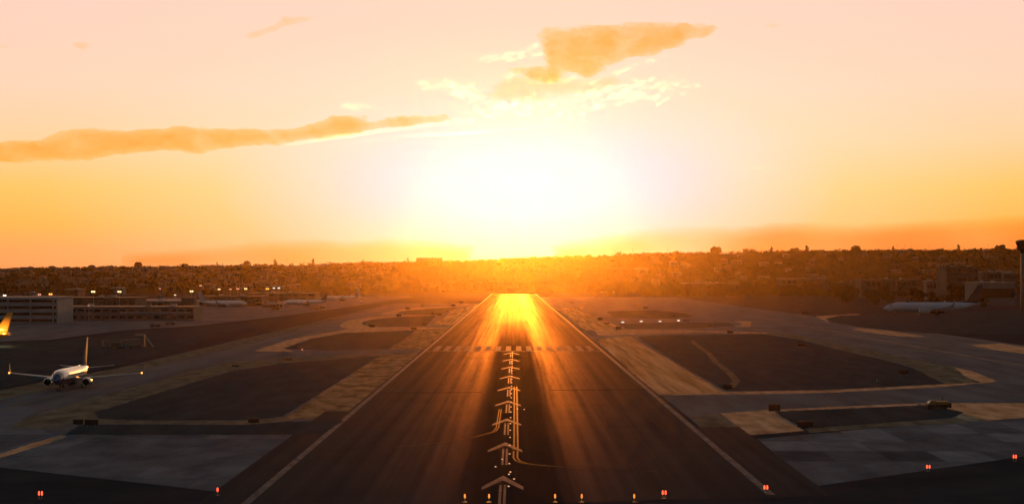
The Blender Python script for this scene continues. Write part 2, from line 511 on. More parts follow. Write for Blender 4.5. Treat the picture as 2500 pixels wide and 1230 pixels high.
# taxiway pavements: parallel taxiways and connectors (world rectangles / pixel outlines)
def rect_sheet(name, x0, x1, y0, y1, z, m):
    return MB().add([(x0, y0, z), (x1, y0, z), (x1, y1, z), (x0, y1, z)], [(0, 1, 2, 3)]).build(name, m)


tw = rect_sheet('taxiway', -111, -32, 330, 1900, .02, M['taxi'])
tag(tw, 'asphalt taxiway left of the runway with the taxiing jet', 'taxiway', kind='structure')
tw2 = rect_sheet('taxiway', 32, 190, 352, 2450, .02, M['taxi'])
tag(tw2, 'broad asphalt taxiway to the right of the runway', 'taxiway', kind='structure')
tw3 = sheet('apron', [(-900, 812), (-900, 850), (-150, 838), (120, 829), (300, 806), (480, 795), (700, 770), (860, 748), (1010, 724), (500, 724), (-500, 760)], .022, M['taxi'])
tag(tw3, 'grey parking apron in front of the terminal on the left', 'apron', kind='structure')

# verges (pale dry grass and dirt) and the dark infields they frame
VERGES = [
    ('verge_olive', [(25, 1045), (60, 1020), (230, 970), (400, 925), (545, 886), (690, 872), (930, 863), (960, 864), (925, 868), (690, 886), (560, 906), (240, 1004), (225, 1022), (340, 1027), (620, 1026), (690, 1018), (700, 1027), (600, 1036), (330, 1034), (200, 1033), (100, 1046)], 0),
    ('verge_mottled', [(935, 864), (1036, 864), (985, 905), (850, 1018), (690, 1024), (800, 950)], 0),
    ('verge_pale', [(622, 857), (700, 830), (840, 805), (920, 797), (1100, 800), (1000, 806), (840, 812), (760, 826), (692, 850), (720, 858)], 0),
    ('verge_mottled', [(1015, 804), (1104, 800), (1045, 851), (945, 853), (985, 828)], 0),
    ('verge_pale', [(830, 794), (858, 780), (960, 770), (1060, 767), (975, 773), (905, 780), (882, 790), (905, 799), (850, 802)], 3),
    ('verge_pale', [(930, 766), (985, 754), (1100, 748), (1000, 757), (968, 763), (985, 769)], 3),
    ('verge', [(1060, 790), (1100, 762), (1150, 745), (1165, 745), (1112, 795)], 0),
    ('verge_olive', [(-300, 1045), (-300, 1018), (0, 952), (330, 890), (600, 826), (845, 767), (835, 776), (600, 839), (330, 906), (0, 976)], 0),
    ('verge', [(1455, 829), (1535, 820), (1660, 893), (1765, 956), (1606, 963), (1540, 906)], 0),
    ('verge_olive', [(1860, 812), (1940, 817), (2080, 846), (2230, 876), (2340, 897), (2432, 931), (2310, 938), (2230, 898), (2150, 876), (2060, 856), (1955, 829)], 3),
    ('verge_pale', [(2330, 897), (2372, 905), (2434, 931), (2400, 934), (2360, 922)], 0),
    ('verge_pale', [(1600, 964), (1765, 956), (2030, 952), (2300, 938), (2434, 931), (2300, 944), (2030, 958), (1770, 963)], 0),
    ('verge_olive', [(1682, 1019), (1758, 1009), (1830, 1062), (1742, 1063)], 0),
    ('verge_pale', [(1758, 1009), (1882, 999), (1905, 1015), (1965, 1051), (1832, 1062)], 0),
    ('verge_pale', [(1880, 1000), (2050, 992), (2240, 984), (2240, 989), (2050, 997), (1890, 1004)], 0),
    ('verge_pale', [(2238, 984), (2300, 983), (2600, 984), (2600, 1012), (2375, 1028), (2330, 1020), (2352, 1006), (2310, 996), (2270, 992)], 0),
    ('verge_olive', [(1965, 1046), (2330, 1021), (2378, 1029), (2150, 1042), (1975, 1056)], 0),
    ('verge_pale', [(2080, 803), (2130, 803), (2255, 820), (2200, 821), (2110, 810)], 3),
    ('verge_pale', [(2362, 842), (2440, 838), (2600, 862), (2600, 876), (2440, 856)], 0),
    ('verge_pale', [(1790, 783), (1834, 785), (1832, 798), (1790, 797), (1816, 792)], 0),
    ('verge_olive', [(1540, 757), (1660, 760), (1700, 768), (1650, 778), (1560, 776)], 0),
    ('verge_pale', [(1448, 803), (1700, 806), (1880, 812), (1870, 815), (1700, 812), (1540, 817), (1460, 818)], 0),
    ('verge', [(1400, 787), (1480, 784), (1520, 800), (1430, 806)], 0),
    ('verge', [(1360, 752), (1400, 752), (1480, 783), (1400, 786)], 0),
    ('verge_pale', [(1990, 772), (2090, 766), (2110, 769), (2030, 774), (2020, 786)], 0),
    ('verge_pale', [(-40, 1122), (0, 1108), (85, 1080), (150, 1062), (165, 1066), (105, 1086), (0, 1118)], 0),
]
for i, (mk, pts, sm) in enumerate(VERGES):
    o = sheet('verge', pts, .030 + .0011 * i, M[mk], smooth=sm, jag=1.0)
    tag(o, None, 'verge', kind='structure')
    o['label'] = {'verge_mottled': 'mottled dry grass verge left of the runway', 'verge': 'streaky golden dry grass verge beside the runway', 'verge_pale': 'pale tan dirt verge along a taxiway edge',
                  'verge_olive': 'olive dry grass verge framing a dark infield'}[mk]

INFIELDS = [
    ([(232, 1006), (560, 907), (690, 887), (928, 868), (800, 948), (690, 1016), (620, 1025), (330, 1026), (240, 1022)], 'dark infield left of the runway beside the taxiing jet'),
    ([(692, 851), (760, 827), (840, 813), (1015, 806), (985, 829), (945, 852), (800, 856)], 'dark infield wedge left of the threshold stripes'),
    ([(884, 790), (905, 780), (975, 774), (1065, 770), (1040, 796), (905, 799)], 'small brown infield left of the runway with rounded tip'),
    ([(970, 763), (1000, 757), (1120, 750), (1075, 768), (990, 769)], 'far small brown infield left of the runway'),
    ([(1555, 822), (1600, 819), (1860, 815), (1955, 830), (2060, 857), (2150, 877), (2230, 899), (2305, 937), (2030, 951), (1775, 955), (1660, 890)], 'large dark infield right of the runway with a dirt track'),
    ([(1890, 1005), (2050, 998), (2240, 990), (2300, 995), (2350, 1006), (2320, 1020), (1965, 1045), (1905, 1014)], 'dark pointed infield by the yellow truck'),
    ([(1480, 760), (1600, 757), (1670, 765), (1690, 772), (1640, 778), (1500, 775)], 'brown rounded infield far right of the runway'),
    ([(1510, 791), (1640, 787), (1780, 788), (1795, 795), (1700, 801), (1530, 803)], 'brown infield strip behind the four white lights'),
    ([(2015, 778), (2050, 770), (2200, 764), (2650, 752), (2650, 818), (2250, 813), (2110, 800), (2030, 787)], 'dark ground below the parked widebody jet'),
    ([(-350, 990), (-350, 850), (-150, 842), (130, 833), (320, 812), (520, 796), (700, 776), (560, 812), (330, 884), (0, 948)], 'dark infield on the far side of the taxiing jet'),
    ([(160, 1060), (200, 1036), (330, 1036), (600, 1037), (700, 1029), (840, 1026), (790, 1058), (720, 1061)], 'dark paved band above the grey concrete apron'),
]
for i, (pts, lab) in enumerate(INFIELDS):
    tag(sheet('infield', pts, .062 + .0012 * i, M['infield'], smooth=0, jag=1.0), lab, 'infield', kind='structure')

# dirt track over the large infield
tk = MB(); strip(tk, [G(*p) for p in [(1690, 832), (1700, 842), (1730, 862), (1748, 885), (1775, 905), (1790, 920), (1797, 930), (1785, 945)]], 1.9, .082)
tag(tk.build('path', M['verge_olive']), 'thin pale dirt track crossing the large dark infield', 'path', kind='structure')

# taxiway centre and edge lines
for nm, pts, w, lab in [
    ('taxi_line', [(148 + 4, 1300, 0), (150, 1100, 0), (147, 800, 0), (146, 620, 0), (150, 560, 0)], .75, 'pale painted line along the right hand taxiway'),
    ('taxi_line', [(-99, 346, 0), (-99, 1500, 0)], .35, 'thin painted centre line under the taxiing jet'),
]:
    tag(strip(MB(), pts, w, .05).build(nm, M['verge_pale'] if w > .5 else M['yellow']), lab, 'line', kind='structure')


# concrete aprons laid as slabs
def clip_convex(poly, clip):
    a = sum(clip[i][0] * clip[(i + 1) % len(clip)][1] - clip[(i + 1) % len(clip)][0] * clip[i][1] for i in range(len(clip)))
    if a < 0: clip = clip[::-1]
    for i in range(len(clip)):
        A, B = clip[i], clip[(i + 1) % len(clip)]
        side = lambda p: (B[0] - A[0]) * (p[1] - A[1]) - (B[1] - A[1]) * (p[0] - A[0])
        out = []
        for j in range(len(poly)):
            p, q = poly[j], poly[(j + 1) % len(poly)]
            sp, sq = side(p), side(q)
            if sp >= 0: out.append(p)
            if (sp >= 0) != (sq >= 0):
                t = sp / (sp - sq); out.append((p[0] + t * (q[0] - p[0]), p[1] + t * (q[1] - p[1])))
        poly = out
        if len(poly) < 3: return []
    return poly


SLABM = []
for k, f in enumerate((0.60, 0.80, 0.90, 1.0, 1.25)):
    SLABM.append(mat('concrete_slab', tuple(c * f for c in (0.100, 0.108, 0.125)), tuple(c * f for c in (0.210, 0.220, 0.245)), rough=0.85, spec=0.0, scale=0.18, stretch=(1, 0.35, 1), detail=10, lo=.3, hi=.72))


def slab_apron(name, label, outline, sx, sy, rot, z, seed, weights):
    r = random.Random(seed)
    pts = [G(*p)[:2] for p in outline]
    base = MB().prism(pts, .008, .02).build(name, M['taxi'])
    tag(base, label, 'apron', kind='structure')
    c, s = math.cos(rot), math.sin(rot)
    loc = [(x * c + y * s, -x * s + y * c) for x, y in pts]
    u0, u1 = min(p[0] for p in loc), max(p[0] for p in loc); v0, v1 = min(p[1] for p in loc), max(p[1] for p in loc)
    nu, nv = math.ceil((u1 - u0) / sx), math.ceil((v1 - v0) / sy)
    for i in range(nu):
        for j in range(nv):
            g = .09
            q = [(u0 + i * sx + g, v0 + j * sy + g), (u0 + (i + 1) * sx - g, v0 + j * sy + g), (u0 + (i + 1) * sx - g, v0 + (j + 1) * sy - g), (u0 + i * sx + g, v0 + (j + 1) * sy - g)]
            q = clip_convex([(a * c - b * s, a * s + b * c) for a, b in q], pts)
            if len(q) < 3: continue
            MB().prism(q, .02, z + r.uniform(0, .006)).build('slab', SLABM[r.choices(range(5), weights)[0]], base)
    return base


slab_apron('apron', 'blue grey concrete slab apron at the lower right', [(1848, 1071), (2130, 1045), (2380, 1032), (2720, 1020), (2777, 1070), (2500, 1113), (1990, 1186)], 7.6, 17.0, R(-1.5), .045, 3, (1, 3, 4, 2, 2))
slab_apron('apron', 'blue grey concrete slab apron at the lower left', [(-420, 1060), (716, 1062), (533, 1199), (-324, 1104)], 9.0, 16.0, R(0), .045, 5, (0, 2, 6, 2, 0))
tag(sheet('apron', [(-700, 1010), (-300, 1000), (60, 990), (100, 1000), (60, 1019), (25, 1044), (100, 1047), (130, 1060), (-500, 1060)], .028, M['concrete']), 'grey blue pavement at the left edge below the taxiing jet', 'apron', kind='structure')

# ------------------------------------------------------------------ painted runway markings
for x in (-30.5, 30.5):
    strip(MB(), [(x, (RUN0 - 17 if x < 0 else RUN0), 0), (x, RUN1, 0)], 1.0, .072).build('edge_line', M['paint'], runway)

arrow_mb = MB()
hw, hl, th = 2.55, 14.0, 6.2
arrow_mb.add([(0, 0, 0), (-hw, -hl, 0), (-hw, -hl - th * .62, 0), (0, -th, 0), (hw, -hl - th * .62, 0), (hw, -hl, 0)], [(0, 1, 2, 3), (0, 3, 4, 5)])
shaft_mb = MB()
for x in (-.42, .13):
    shaft_mb.add([(x, -hl - 2 - 22, 0), (x + .30, -hl - 2 - 22, 0), (x + .30, -hl + 2.2, 0), (x, -hl + 2.2, 0)], [(0, 1, 2, 3)])
arrow_me, shaft_me = arrow_mb.mesh('arrow_head', M['paint']), shaft_mb.mesh('arrow_shaft', M['paint'])
for i in range(9):
    a = link_mesh('arrow_head', arrow_me, runway); a.location = (-1.35 + .075 * i, 266 + 53 * i, .073)
    s_ = link_mesh('arrow_shaft', shaft_me, runway); s_.location = (-1.35 + .075 * i, 266 + 53 * i, .075)

stripe_me = MB().add([(-.95, 0, 0), (.95, 0, 0), (.95, 46, 0), (-.95, 46, 0)], [(0, 1, 2, 3)]).mesh('threshold_stripe', M['paint_worn'])
for i in range(16):
    s_ = link_mesh('threshold_stripe', stripe_me, runway); s_.location = (-27 + 3.6 * i, 706, .073)
MB().add([(-30, 699, .074), (30, 699, .074), (30, 702, .074), (-30, 702, .074)], [(0, 1, 2, 3)]).build('threshold_bar', M['paint_worn'], runway)
tl = MB()
for dx in (-.28, .28):
    strip(tl, [(.45 + dx, 478, 0), (.35 + dx, 306, 0)], .26, .077)
    strip(tl, [(.30 + dx, 303, 0), (.25 + dx, 292, 0), (.6 + dx, 287, 0), (1.5 + dx, 283.5, 0), (3.2 + dx, 281, 0), (7, 277.5, 0), (12, 274.5, 0), (19, 272, 0)], .24, .077)
tl.build('taxi_lead_line', M['yellow'], runway)
tl = MB()
for dx in (-.2, .2):
    strip(tl, [(-2.6 + dx, 398, 0), (-2.75 + dx, 350, 0), (-3.2 + dx, 341, 0), (-4.4 + dx, 336, 0), (-7, 327, 0), (-11, 319, 0), (-18, 310, 0)], .18, .077)
tl.build('taxi_lead_line', M['yellow'], runway)
for (x0, x1, yy) in [(-30, -7, 452), (8, 30, 463), (-29, -8, 870), (-30, -3, 1010), (8, 20, 1420), (9, 30, 1610), (-30, 30, 2050), (31, 60, 1530), (-15, 5, 640)]:
    MB().add([(x0, yy, .071), (x1, yy + 2, .071), (x1, yy + 3.6, .071), (x0, yy + 1.6, .071)], [(0, 1, 2, 3)]).build('tar_seam', M['seam'], runway)
lamp_me = MB().ball((0, 0, 0.05), .14, 8, 4, s=(1, 1, .6)).mesh('inset_light', M['lamp_inset'])
yy = 252.0
k = 0
while yy < 700:
    l_ = link_mesh('inset_light', lamp_me, runway); l_.location = (-.62 + .0006 * (yy - 252), yy, .08)
    yy += 15.2; k += 1
for (px, py) in [(1210, 1140), (1255, 1170), (1246, 1153), (1280, 1000), (1226, 1122), (1263, 999)]:
    l_ = link_mesh('inset_light', lamp_me, runway); l_.location = G(px, py)[:2] + (.08,)


# ------------------------------------------------------------------ airliner
def airfoil(chord, thick, n=6):
    up, lo = [], []
    for i in range(n + 1):
        x = i / n
        t = thick * (1.4845 * math.sqrt(x) - .63 * x - 1.758 * x * x + 1.4215 * x ** 3 - .5075 * x ** 4) * chord
        up.append((x * chord, t)); lo.append((x * chord, -t * .75))
    return up + lo[-2:0:-1]


def wing_loft(mb, secs, vertical=False):
    """secs: (span position, leading-edge y, height z, chord, thickness); y decreases aft"""
    rings = []
    for s, yl, z, c, t in secs:
        if vertical: rings.append([(h, yl - d, s) for d, h in airfoil(c, t)])
        else: rings.append([(s, yl - d, z + h) for d, h in airfoil(c, t)])
    mb.loft(rings)
    return mb


FUS = [(19.5, .06, 2.75), (19.2, .42, 2.8), (18.5, .85, 2.92), (17.4, 1.25, 3.08), (16, 1.6, 3.22), (14.2, 1.84, 3.3), (10, 1.9, 3.32), (2, 1.9, 3.32), (-7, 1.9, 3.32), (-10, 1.78, 3.44),
       (-13, 1.42, 3.75), (-16, .92, 4.15), (-18.3, .45, 4.45), (-19.5, .18, 4.6)]


def fus_arc(mb, a0, a1, y_min, y_max, n=16, grow=0.0, close=False):
    rings = []
    for y, r, z in FUS:
        if y < y_min - .01 or y > y_max + .01: continue
        rings.append([((r + grow) * math.cos(a), y, z + (r + grow) * 1.06 * math.sin(a)) for a in [a0 + (a1 - a0) * i / n for i in range(n + (0 if close else 1))]])
    mb.loft(rings, close=close, caps=close)
    return mb


def make_airliner(paint, belly, fin, label, detail=True):
    root = empty('airliner')
    fus_arc(MB(), R(-8), R(188), -19.5, 16).build('fuselage', paint, root, True)
    fus_arc(MB(), R(188), R(352), -19.5, 16).build('belly', belly, root, True)
    nose = fus_arc(MB(), 0, 2 * math.pi, 16, 19.5, n=20, close=True).build('nose', belly, root, True)
    cw = MB()
    for s in (-1, 1):
        for a0, a1, y0, y1 in ((52, 84, 17.4, 16.4), (22, 48, 17.0, 15.8)):
            pts = []
            for a, y in ((a0, y0), (a1, y0), (a1, y1), (a0, y1)):
                r = np.interp(-y, [-f[0] for f in FUS], [f[1] for f in FUS]) + .03
                z = np.interp(-y, [-f[0] for f in FUS], [f[2] for f in FUS])
                pts.append((s * r * math.cos(R(a)), y, z + 1.06 * r * math.sin(R(a))))
            cw.add(pts, [(0, 1, 2, 3)])
    cw.build('cockpit_window', M['glass'], root)
    if detail:
        wr = MB()
        for s in (-1, 1):
            for k in range(34):
                y = 12.5 - k * .72
                wr.box(min(s * 1.88, s * 1.93), max(s * 1.88, s * 1.93), y - .13, y + .13, 3.55, 3.9)
        wr.build('window_row', M['glass'], root)['kind'] = 'stuff'
    MB().tube([(0, 4.2, 2.05), (0, 1, 1.75), (0, -4, 1.8), (0, -6, 2.1)], [.3, 1.25, 1.2, .3], 12).build('wing_fairing', belly, root, True)
    for s in (-1, 1):
        w = wing_loft(MB(), [(s * 1.2, 4.0, 2.15, 7.4, .11), (s * 6.0, .6, 2.62, 4.9, .11), (s * 17.0, -5.0, 3.55, 1.7, .1)]).build('wing', M['grey_paint'], root, True)
        wl_ = wing_loft(MB(), [(s * 17.0, -5.0, 3.55, 1.7, .1), (s * 17.35, -5.5, 3.95, 1.45, .09), (s * 17.6, -6.3, 4.9, 1.0, .08), (s * 17.7, -6.9, 5.9, .55, .08)]).build('winglet', fin, w, True)
        MB().ball((s * 17.2, -4.85, 3.6), .26, 8, 6).build('wingtip_glint', M['lamp_glint_amber'], w)  # glowing ball added to imitate the sun's glint on the wingtip
        wing_loft(MB(), [(s * .4, -14.6, 4.35, 3.6, .1), (s * 7.1, -18.4, 4.95, 1.4, .09)]).build('tailplane', M['grey_paint'], root, True)
        eng = MB()
        prof = [(5.6, .92), (5.2, 1.08), (4.2, 1.14), (2.8, 1.05), (1.4, .78), (1.0, .62)]
        eng.loft([[(s * 4.9 + r * math.cos(a), y, 1.72 + r * math.sin(a)) for a in [2 * math.pi * i / 20 for i in range(20)]] for y, r in prof], caps=False)
        e = eng.build('engine', belly, root, True)
        MB().loft([[(s * 4.9 + r * math.cos(a), y, 1.72 + r * math.sin(a)) for a in [2 * math.pi * i / 20 for i in range(20)]] for y, r in ((5.25, 1.10), (5.55, 1.02), (5.68, .94), (5.55, .86), (5.1, .80))], caps=False).build('intake_lip', M['alloy'], e, True)
        MB().loft([[(s * 4.9 + r * math.cos(a), y, 1.72 + r * math.sin(a)) for a in [2 * math.pi * i / 20 for i in range(20)]] for y, r in ((4.95, .84), (5.0, .30), (5.4, .06))], caps=True).build('fan', M['dark'], e, True)
        MB().box(s * 4.9 - .16, s * 4.9 + .16, -.6, 3.6, 2.3, 2.9).build('pylon', M['grey_paint'], e)
        MB().tube([(s * 2.85, -1.6, 2.2), (s * 2.85, -1.7, .55)], .16, 8).build('main_gear_strut', M['steel'], root)
        for dx in (-.42, .42):
            MB().tube([(s * 2.85 + dx - .17, -1.7, .56), (s * 2.85 + dx + .17, -1.7, .56)], .56, 14).build('main_wheel', M['rubber'], root)
    wing_loft(MB(), [(4.9, -11.6, 0, 7.0, .075), (6.3, -14.0, 0, 4.9, .08), (12.4, -18.3, 0, 2.0, .08)], vertical=True).build('fin', fin, root, True)
    MB().tube([(0, 14.6, 1.9), (0, 14.7, .4)], .11, 8).build('nose_gear_strut', M['steel'], root)
    for dx in (-.25, .25):
        MB().tube([(dx - .11, 14.7, .36), (dx + .11, 14.7, .36)], .36, 12).build('nose_wheel', M['rubber'], root)
    if detail:
        for x_, r_ in ((1.62, .22), (2.5, .34)):
            MB().ball((x_, 3.75, 1.95), r_, 10, 6).build('landing_light', M['lamp_white'], root)
        MB().ball((0, -9.5, 5.15), .26, 8, 6).build('beacon', M['lamp_warm'], root)
    tag(root, label, 'airliner')
    return root


def recolour(root, table):
    for ch in root.children:
        for name, m in table.items():
            if ch.name.split('.')[0] == name:
                ch.material_slots[0].link = 'OBJECT'; ch.material_slots[0].material = m
        recolour(ch, table)


jet = make_airliner(M['white_paint'], M['blue_paint'], M['fin_paint'], 'white and blue airliner taxiing towards the camera on the left')
jet.scale = (.9, .9, .9); jet.location = (-102.3, 474, .03); jet.rotation_euler = (0, 0, R(180))
jet['group'] = 'airliners on the airfield'


def place_jet(loc, rz, s, label, table, wingless=False):
    j = copy_tree(jet)
    j.location = loc; j.rotation_euler = (0, 0, R(rz)); j.scale = (s, s, s)
    j['label'] = label
    recolour(j, table)
    for ch in list(j.children):
        if ch.name.split('.')[0] in ('landing_light', 'beacon'):
            bpy.data.objects.remove(ch)
        else:
            for g in list(ch.children):
                if g.name.split('.')[0] == 'wingtip_glint': bpy.data.objects.remove(g)
    return j


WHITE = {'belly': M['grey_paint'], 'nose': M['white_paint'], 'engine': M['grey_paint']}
x, y, _ = at(2275, 770, 1330)
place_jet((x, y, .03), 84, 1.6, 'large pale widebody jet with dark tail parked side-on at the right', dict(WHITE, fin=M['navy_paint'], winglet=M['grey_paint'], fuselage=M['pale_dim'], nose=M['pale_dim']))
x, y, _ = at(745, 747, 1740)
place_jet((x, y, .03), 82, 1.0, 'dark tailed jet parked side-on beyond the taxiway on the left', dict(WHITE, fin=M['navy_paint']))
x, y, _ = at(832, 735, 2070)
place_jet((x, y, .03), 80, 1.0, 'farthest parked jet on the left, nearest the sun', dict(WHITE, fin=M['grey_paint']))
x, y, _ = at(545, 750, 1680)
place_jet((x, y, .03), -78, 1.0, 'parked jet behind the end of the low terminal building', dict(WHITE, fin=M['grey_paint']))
# the jet whose orange tail reaches into the frame at the left edge
tj = place_jet((-202.0, 741.0, .03), 108, 1.0, 'jet with a floodlit orange tail reaching in at the left edge', dict(WHITE, fin=M['orange_paint'], tailplane=M['orange_paint'], fuselage=M['orange_paint'], belly=M['orange_paint'], winglet=M['orange_paint']))
for sx in (-1, 1):                                        # the lamps that light the tail, set in the tailplane
    MB().ball((sx * 4.6, -16.6, 4.95), .12, 8, 6).build('tail_lamp', M['lamp_warm'], tj)
    ld = bpy.data.lights.new('tail_lamp_light', 'POINT'); ld.energy = 2600; ld.color = (1.0, .72, .35); ld.shadow_soft_size = .15
    lo_ = bpy.data.objects.new('tail_lamp_light', ld); COL.objects.link(lo_); lo_.parent = tj; lo_.location = (sx * 4.6, -16.6, 5.4)

# ------------------------------------------------------------------ airfield lights and signs
def red_light(px, py, label, h=.9, n=2, m='lamp_red', grp='red runway end lights'):
    x, y, _ = G(px, py + 2)
    r = empty('runway_end_light', (x, y, 0))
    MB().tube([(0, 0, 0), (0, 0, .08)], .28, 12).build('base', M['dark'], r)
    for i in range(n):
        dx = (i - (n - 1) / 2) * .34
        MB().tube([(dx, 0, .08), (dx, 0, h * .55)], .05, 6).build('stem', M['steel'], r)
        MB().tube([(dx, 0, h * .5), (dx, 0, h * .62), (dx, 0, h * .9), (dx, 0, h)], [.07, .11, .10, .04], 10).build('lens', M[m], r, True)
    tag(r, label, 'light', grp)
    return r


red_light(100, 1216, 'red light in the dark ground at the lower left corner', 1.0)
red_light(532, 1207, 'red light at the left start of the runway shoulder', 1.0, 1)
red_light(1621, 1214, 'red twin light on the runway end right of centre', 1.0)
red_light(1869, 1201, 'red twin light at the foot of the right edge line', 1.0)
red_light(2265, 1148, 'dim red twin light below the right concrete apron', .9)
red_light(2476, 1124, 'red light at the far right edge of the concrete apron', 1.0)
for px, lab in ((1135, 'first'), (1194, 'second'), (1355, 'third'), (1420, 'fourth'), (1548, 'fifth')):
    o = red_light(px, 1223, f'{lab} amber light from the left along the near runway end', 1.0, 1, 'lamp_threshold', 'amber lights along the near runway end')
    o.name = 'threshold_light'


def sign(px, py, w, h, label, rz=0.0, m='dark'):
    x, y, _ = G(px, py)
    r = empty('guidance_sign', (x, y, 0), R(rz))
    MB().box(-w / 2, w / 2, -.12, .12, .35, .35 + h).build('panel', M[m], r)
    MB().box(-w / 2 - .05, w / 2 + .05, -.15, .15, .35 + h, .43 + h).build('cap', M['dark'], r)
    for dx in (-w * .32, w * .32):
        MB().tube([(dx, 0, 0), (dx, 0, .36)], .06, 6).build('leg', M['steel'], r)
    tag(r, label, 'sign', 'airfield guidance signs seen from behind')
    return r


SIGNS = [(192, 1040, 1.7, .8, 'smaller of two dark signs at the lower left infield corner'), (224, 1042, 2.3, .9, 'larger of two dark signs at the lower left infield corner'),
         (620, 1036, 1.9, .7, 'dark sign at the foot of the left infield near the runway'), (703, 882, 3.0, .6, 'dark sign on the near edge of the left connector taxiway'),
         (575, 898, 2.0, .5, 'low dark sign at the upper edge of the left infield'), (1775, 953, 2.2, 1.0, 'dark sign where the dirt track meets the right taxiway edge'),
         (1890, 1007, 2.2, 1.2, 'brown sign at the top of the small golden verge'), (1965, 1047, 2.6, 1.0, 'black sign at the lower corner of the small golden verge'),
         (2206, 916, 2.6, 1.0, 'dark sign at the right end of the large infield'), (1956, 848, 3.0, 1.1, 'dark sign on the upper right edge of the large infield'),
         (1783, 815, 2.8, 1.1, 'dark sign at the top edge of the large infield'), (1735, 799, 2.6, 1.0, 'dark sign on the brown infield strip beside four white lights'),
         (1675, 785, 3.4, .8, 'dark sign just right of the four white lights'), (1643, 776, 4.0, .8, 'dark sign just above the four white lights'),
         (1510, 806, 2.8, 1.4, 'dark sign right of the runway below the leftmost white light'), (1482, 792, 3.0, .8, 'sign between two others right of the runway'),
         (1465, 783, 2.8, 1.4, 'dark sign right of the runway, level with the white lights'), (1418, 752, 3.2, 1.2, 'dark sign right of the runway, second farthest'),
         (1396, 741, 3.4, 1.3, 'dark sign right of the runway, farthest of all'), (1557, 748, 3.4, 1.4, 'left of two small far signs right of the runway'),
         (1576, 754, 3.4, 1.4, 'right of two small far signs right of the runway'), (1965, 767, 4.4, 1.4, 'dark sign on the far right taxiway'),
         (1010, 806, 2.8, 1.0, 'dark sign at the tip of the left infield wedge'), (1036, 795, 2.8, 1.2, 'dark sign left of the runway above the infield wedge'),
         (1006, 796, 1.6, 1.4, 'narrow dark sign left of the runway above the infield wedge'), (908, 799, 3.0, .9, 'dark sign at the rounded tip of the brown infield'),
         (974, 773, 3.2, 1.2, 'low dark sign on the far brown infield, left one'), (1056, 770, 1.6, 1.8, 'upright dark marker left of the runway'),
         (1073, 771, 3.2, 1.0, 'dark sign left of the runway beside the upright marker'), (1089, 763, 3.6, 1.3, 'third farthest dark sign left of the runway'),
         (1107, 748, 3.6, 1.3, 'second farthest dark sign left of the runway'), (1126, 741, 3.6, 1.3, 'farthest dark sign left of the runway'),
         (995, 756, 3.6, 1.3, 'small far sign by the taxiway curve on the left'), (1032, 749, 3.6, 1.3, 'tiny far sign left of the runway near the parked jets')]
for px, py, w, h, lab in SIGNS:
    sign(px, py, w, h, lab, rnd.uniform(-8, 8))

# four white approach-slope lights on the right
for px, py, n in ((1520, 789, 'leftmost'), (1565, 787, 'second'), (1611, 787, 'third'), (1656, 785, 'rightmost')):
    x, y, _ = G(px, py)
    r = empty('slope_light', (x, y, 0))
    MB().box(-.9, .9, -.6, .9, .35, 1.0).build('housing', M['dark'], r)
    for dx in (-.6, .6):
        MB().tube([(dx, .3, 0), (dx, .3, .36)], .07, 6).build('leg', M['steel'], r)
    MB().box(-.75, .75, -.66, -.61, .45, .92).build('lens', M['lamp_white'], r)
    tag(r, f'{n} of the four white lights in a row right of the runway' if n in ('leftmost', 'rightmost') else f'{n} from the left of the four white lights', 'light', 'row of four white slope lights')
# white marker on the dark infield
x, y, _ = G(2140, 938)
r = empty('wind_marker', (x, y, 0))
MB().tube([(0, 0, 0), (0, 0, 1.2)], .05, 6).build('pole', M['steel'], r)
MB().tube([(-.05, 0, 1.15), (.55, .1, .8), (.95, .15, .45)], [.2, .16, .1], 8).build('cone', M['bldg_white'], r, True)
tag(r, 'small white marker standing in the large dark infield', 'marker')
# single amber marker by the left wedge
x, y, _ = G(738, 857)
r = empty('taxiway_light', (x, y, 0))
MB().tube([(0, 0, 0), (0, 0, .5)], .06, 6).build('stem', M['steel'], r)
MB().ball((0, 0, .62), .22, 8, 6).build('lens', M['lamp_pink'], r)
tag(r, 'small amber taxiway light at the near tip of the left wedge', 'light')


def floodlight(px, py, y, m, label, k=1.0):
    x, _, z = at(px, py, y)
    r = empty('light_mast', (x, y, 0))
    MB().tube([(0, 0, 0), (0, 0, z)], [.22, .10], 8).build('pole', M['steel'], r)
    MB().box(-1.2 * k, 1.2 * k, -.18, .18, z - .1, z + .08).build('crossarm', M['dark'], r)
    for dx in (-.75 * k, .75 * k):
        MB().tube([(dx, -.1, z + .2), (dx, -.6, z + .05)], [.30 * k, .62 * k], 10).build('lamp_head', M['dark'], r)
        MB().ball((dx, -.62, z + .04), .66 * k, 10, 6, s=(1, .45, 1)).build('lamp', M[m], r, True)
    tag(r, label, 'light mast', 'lit floodlight masts around the terminal')
    return r


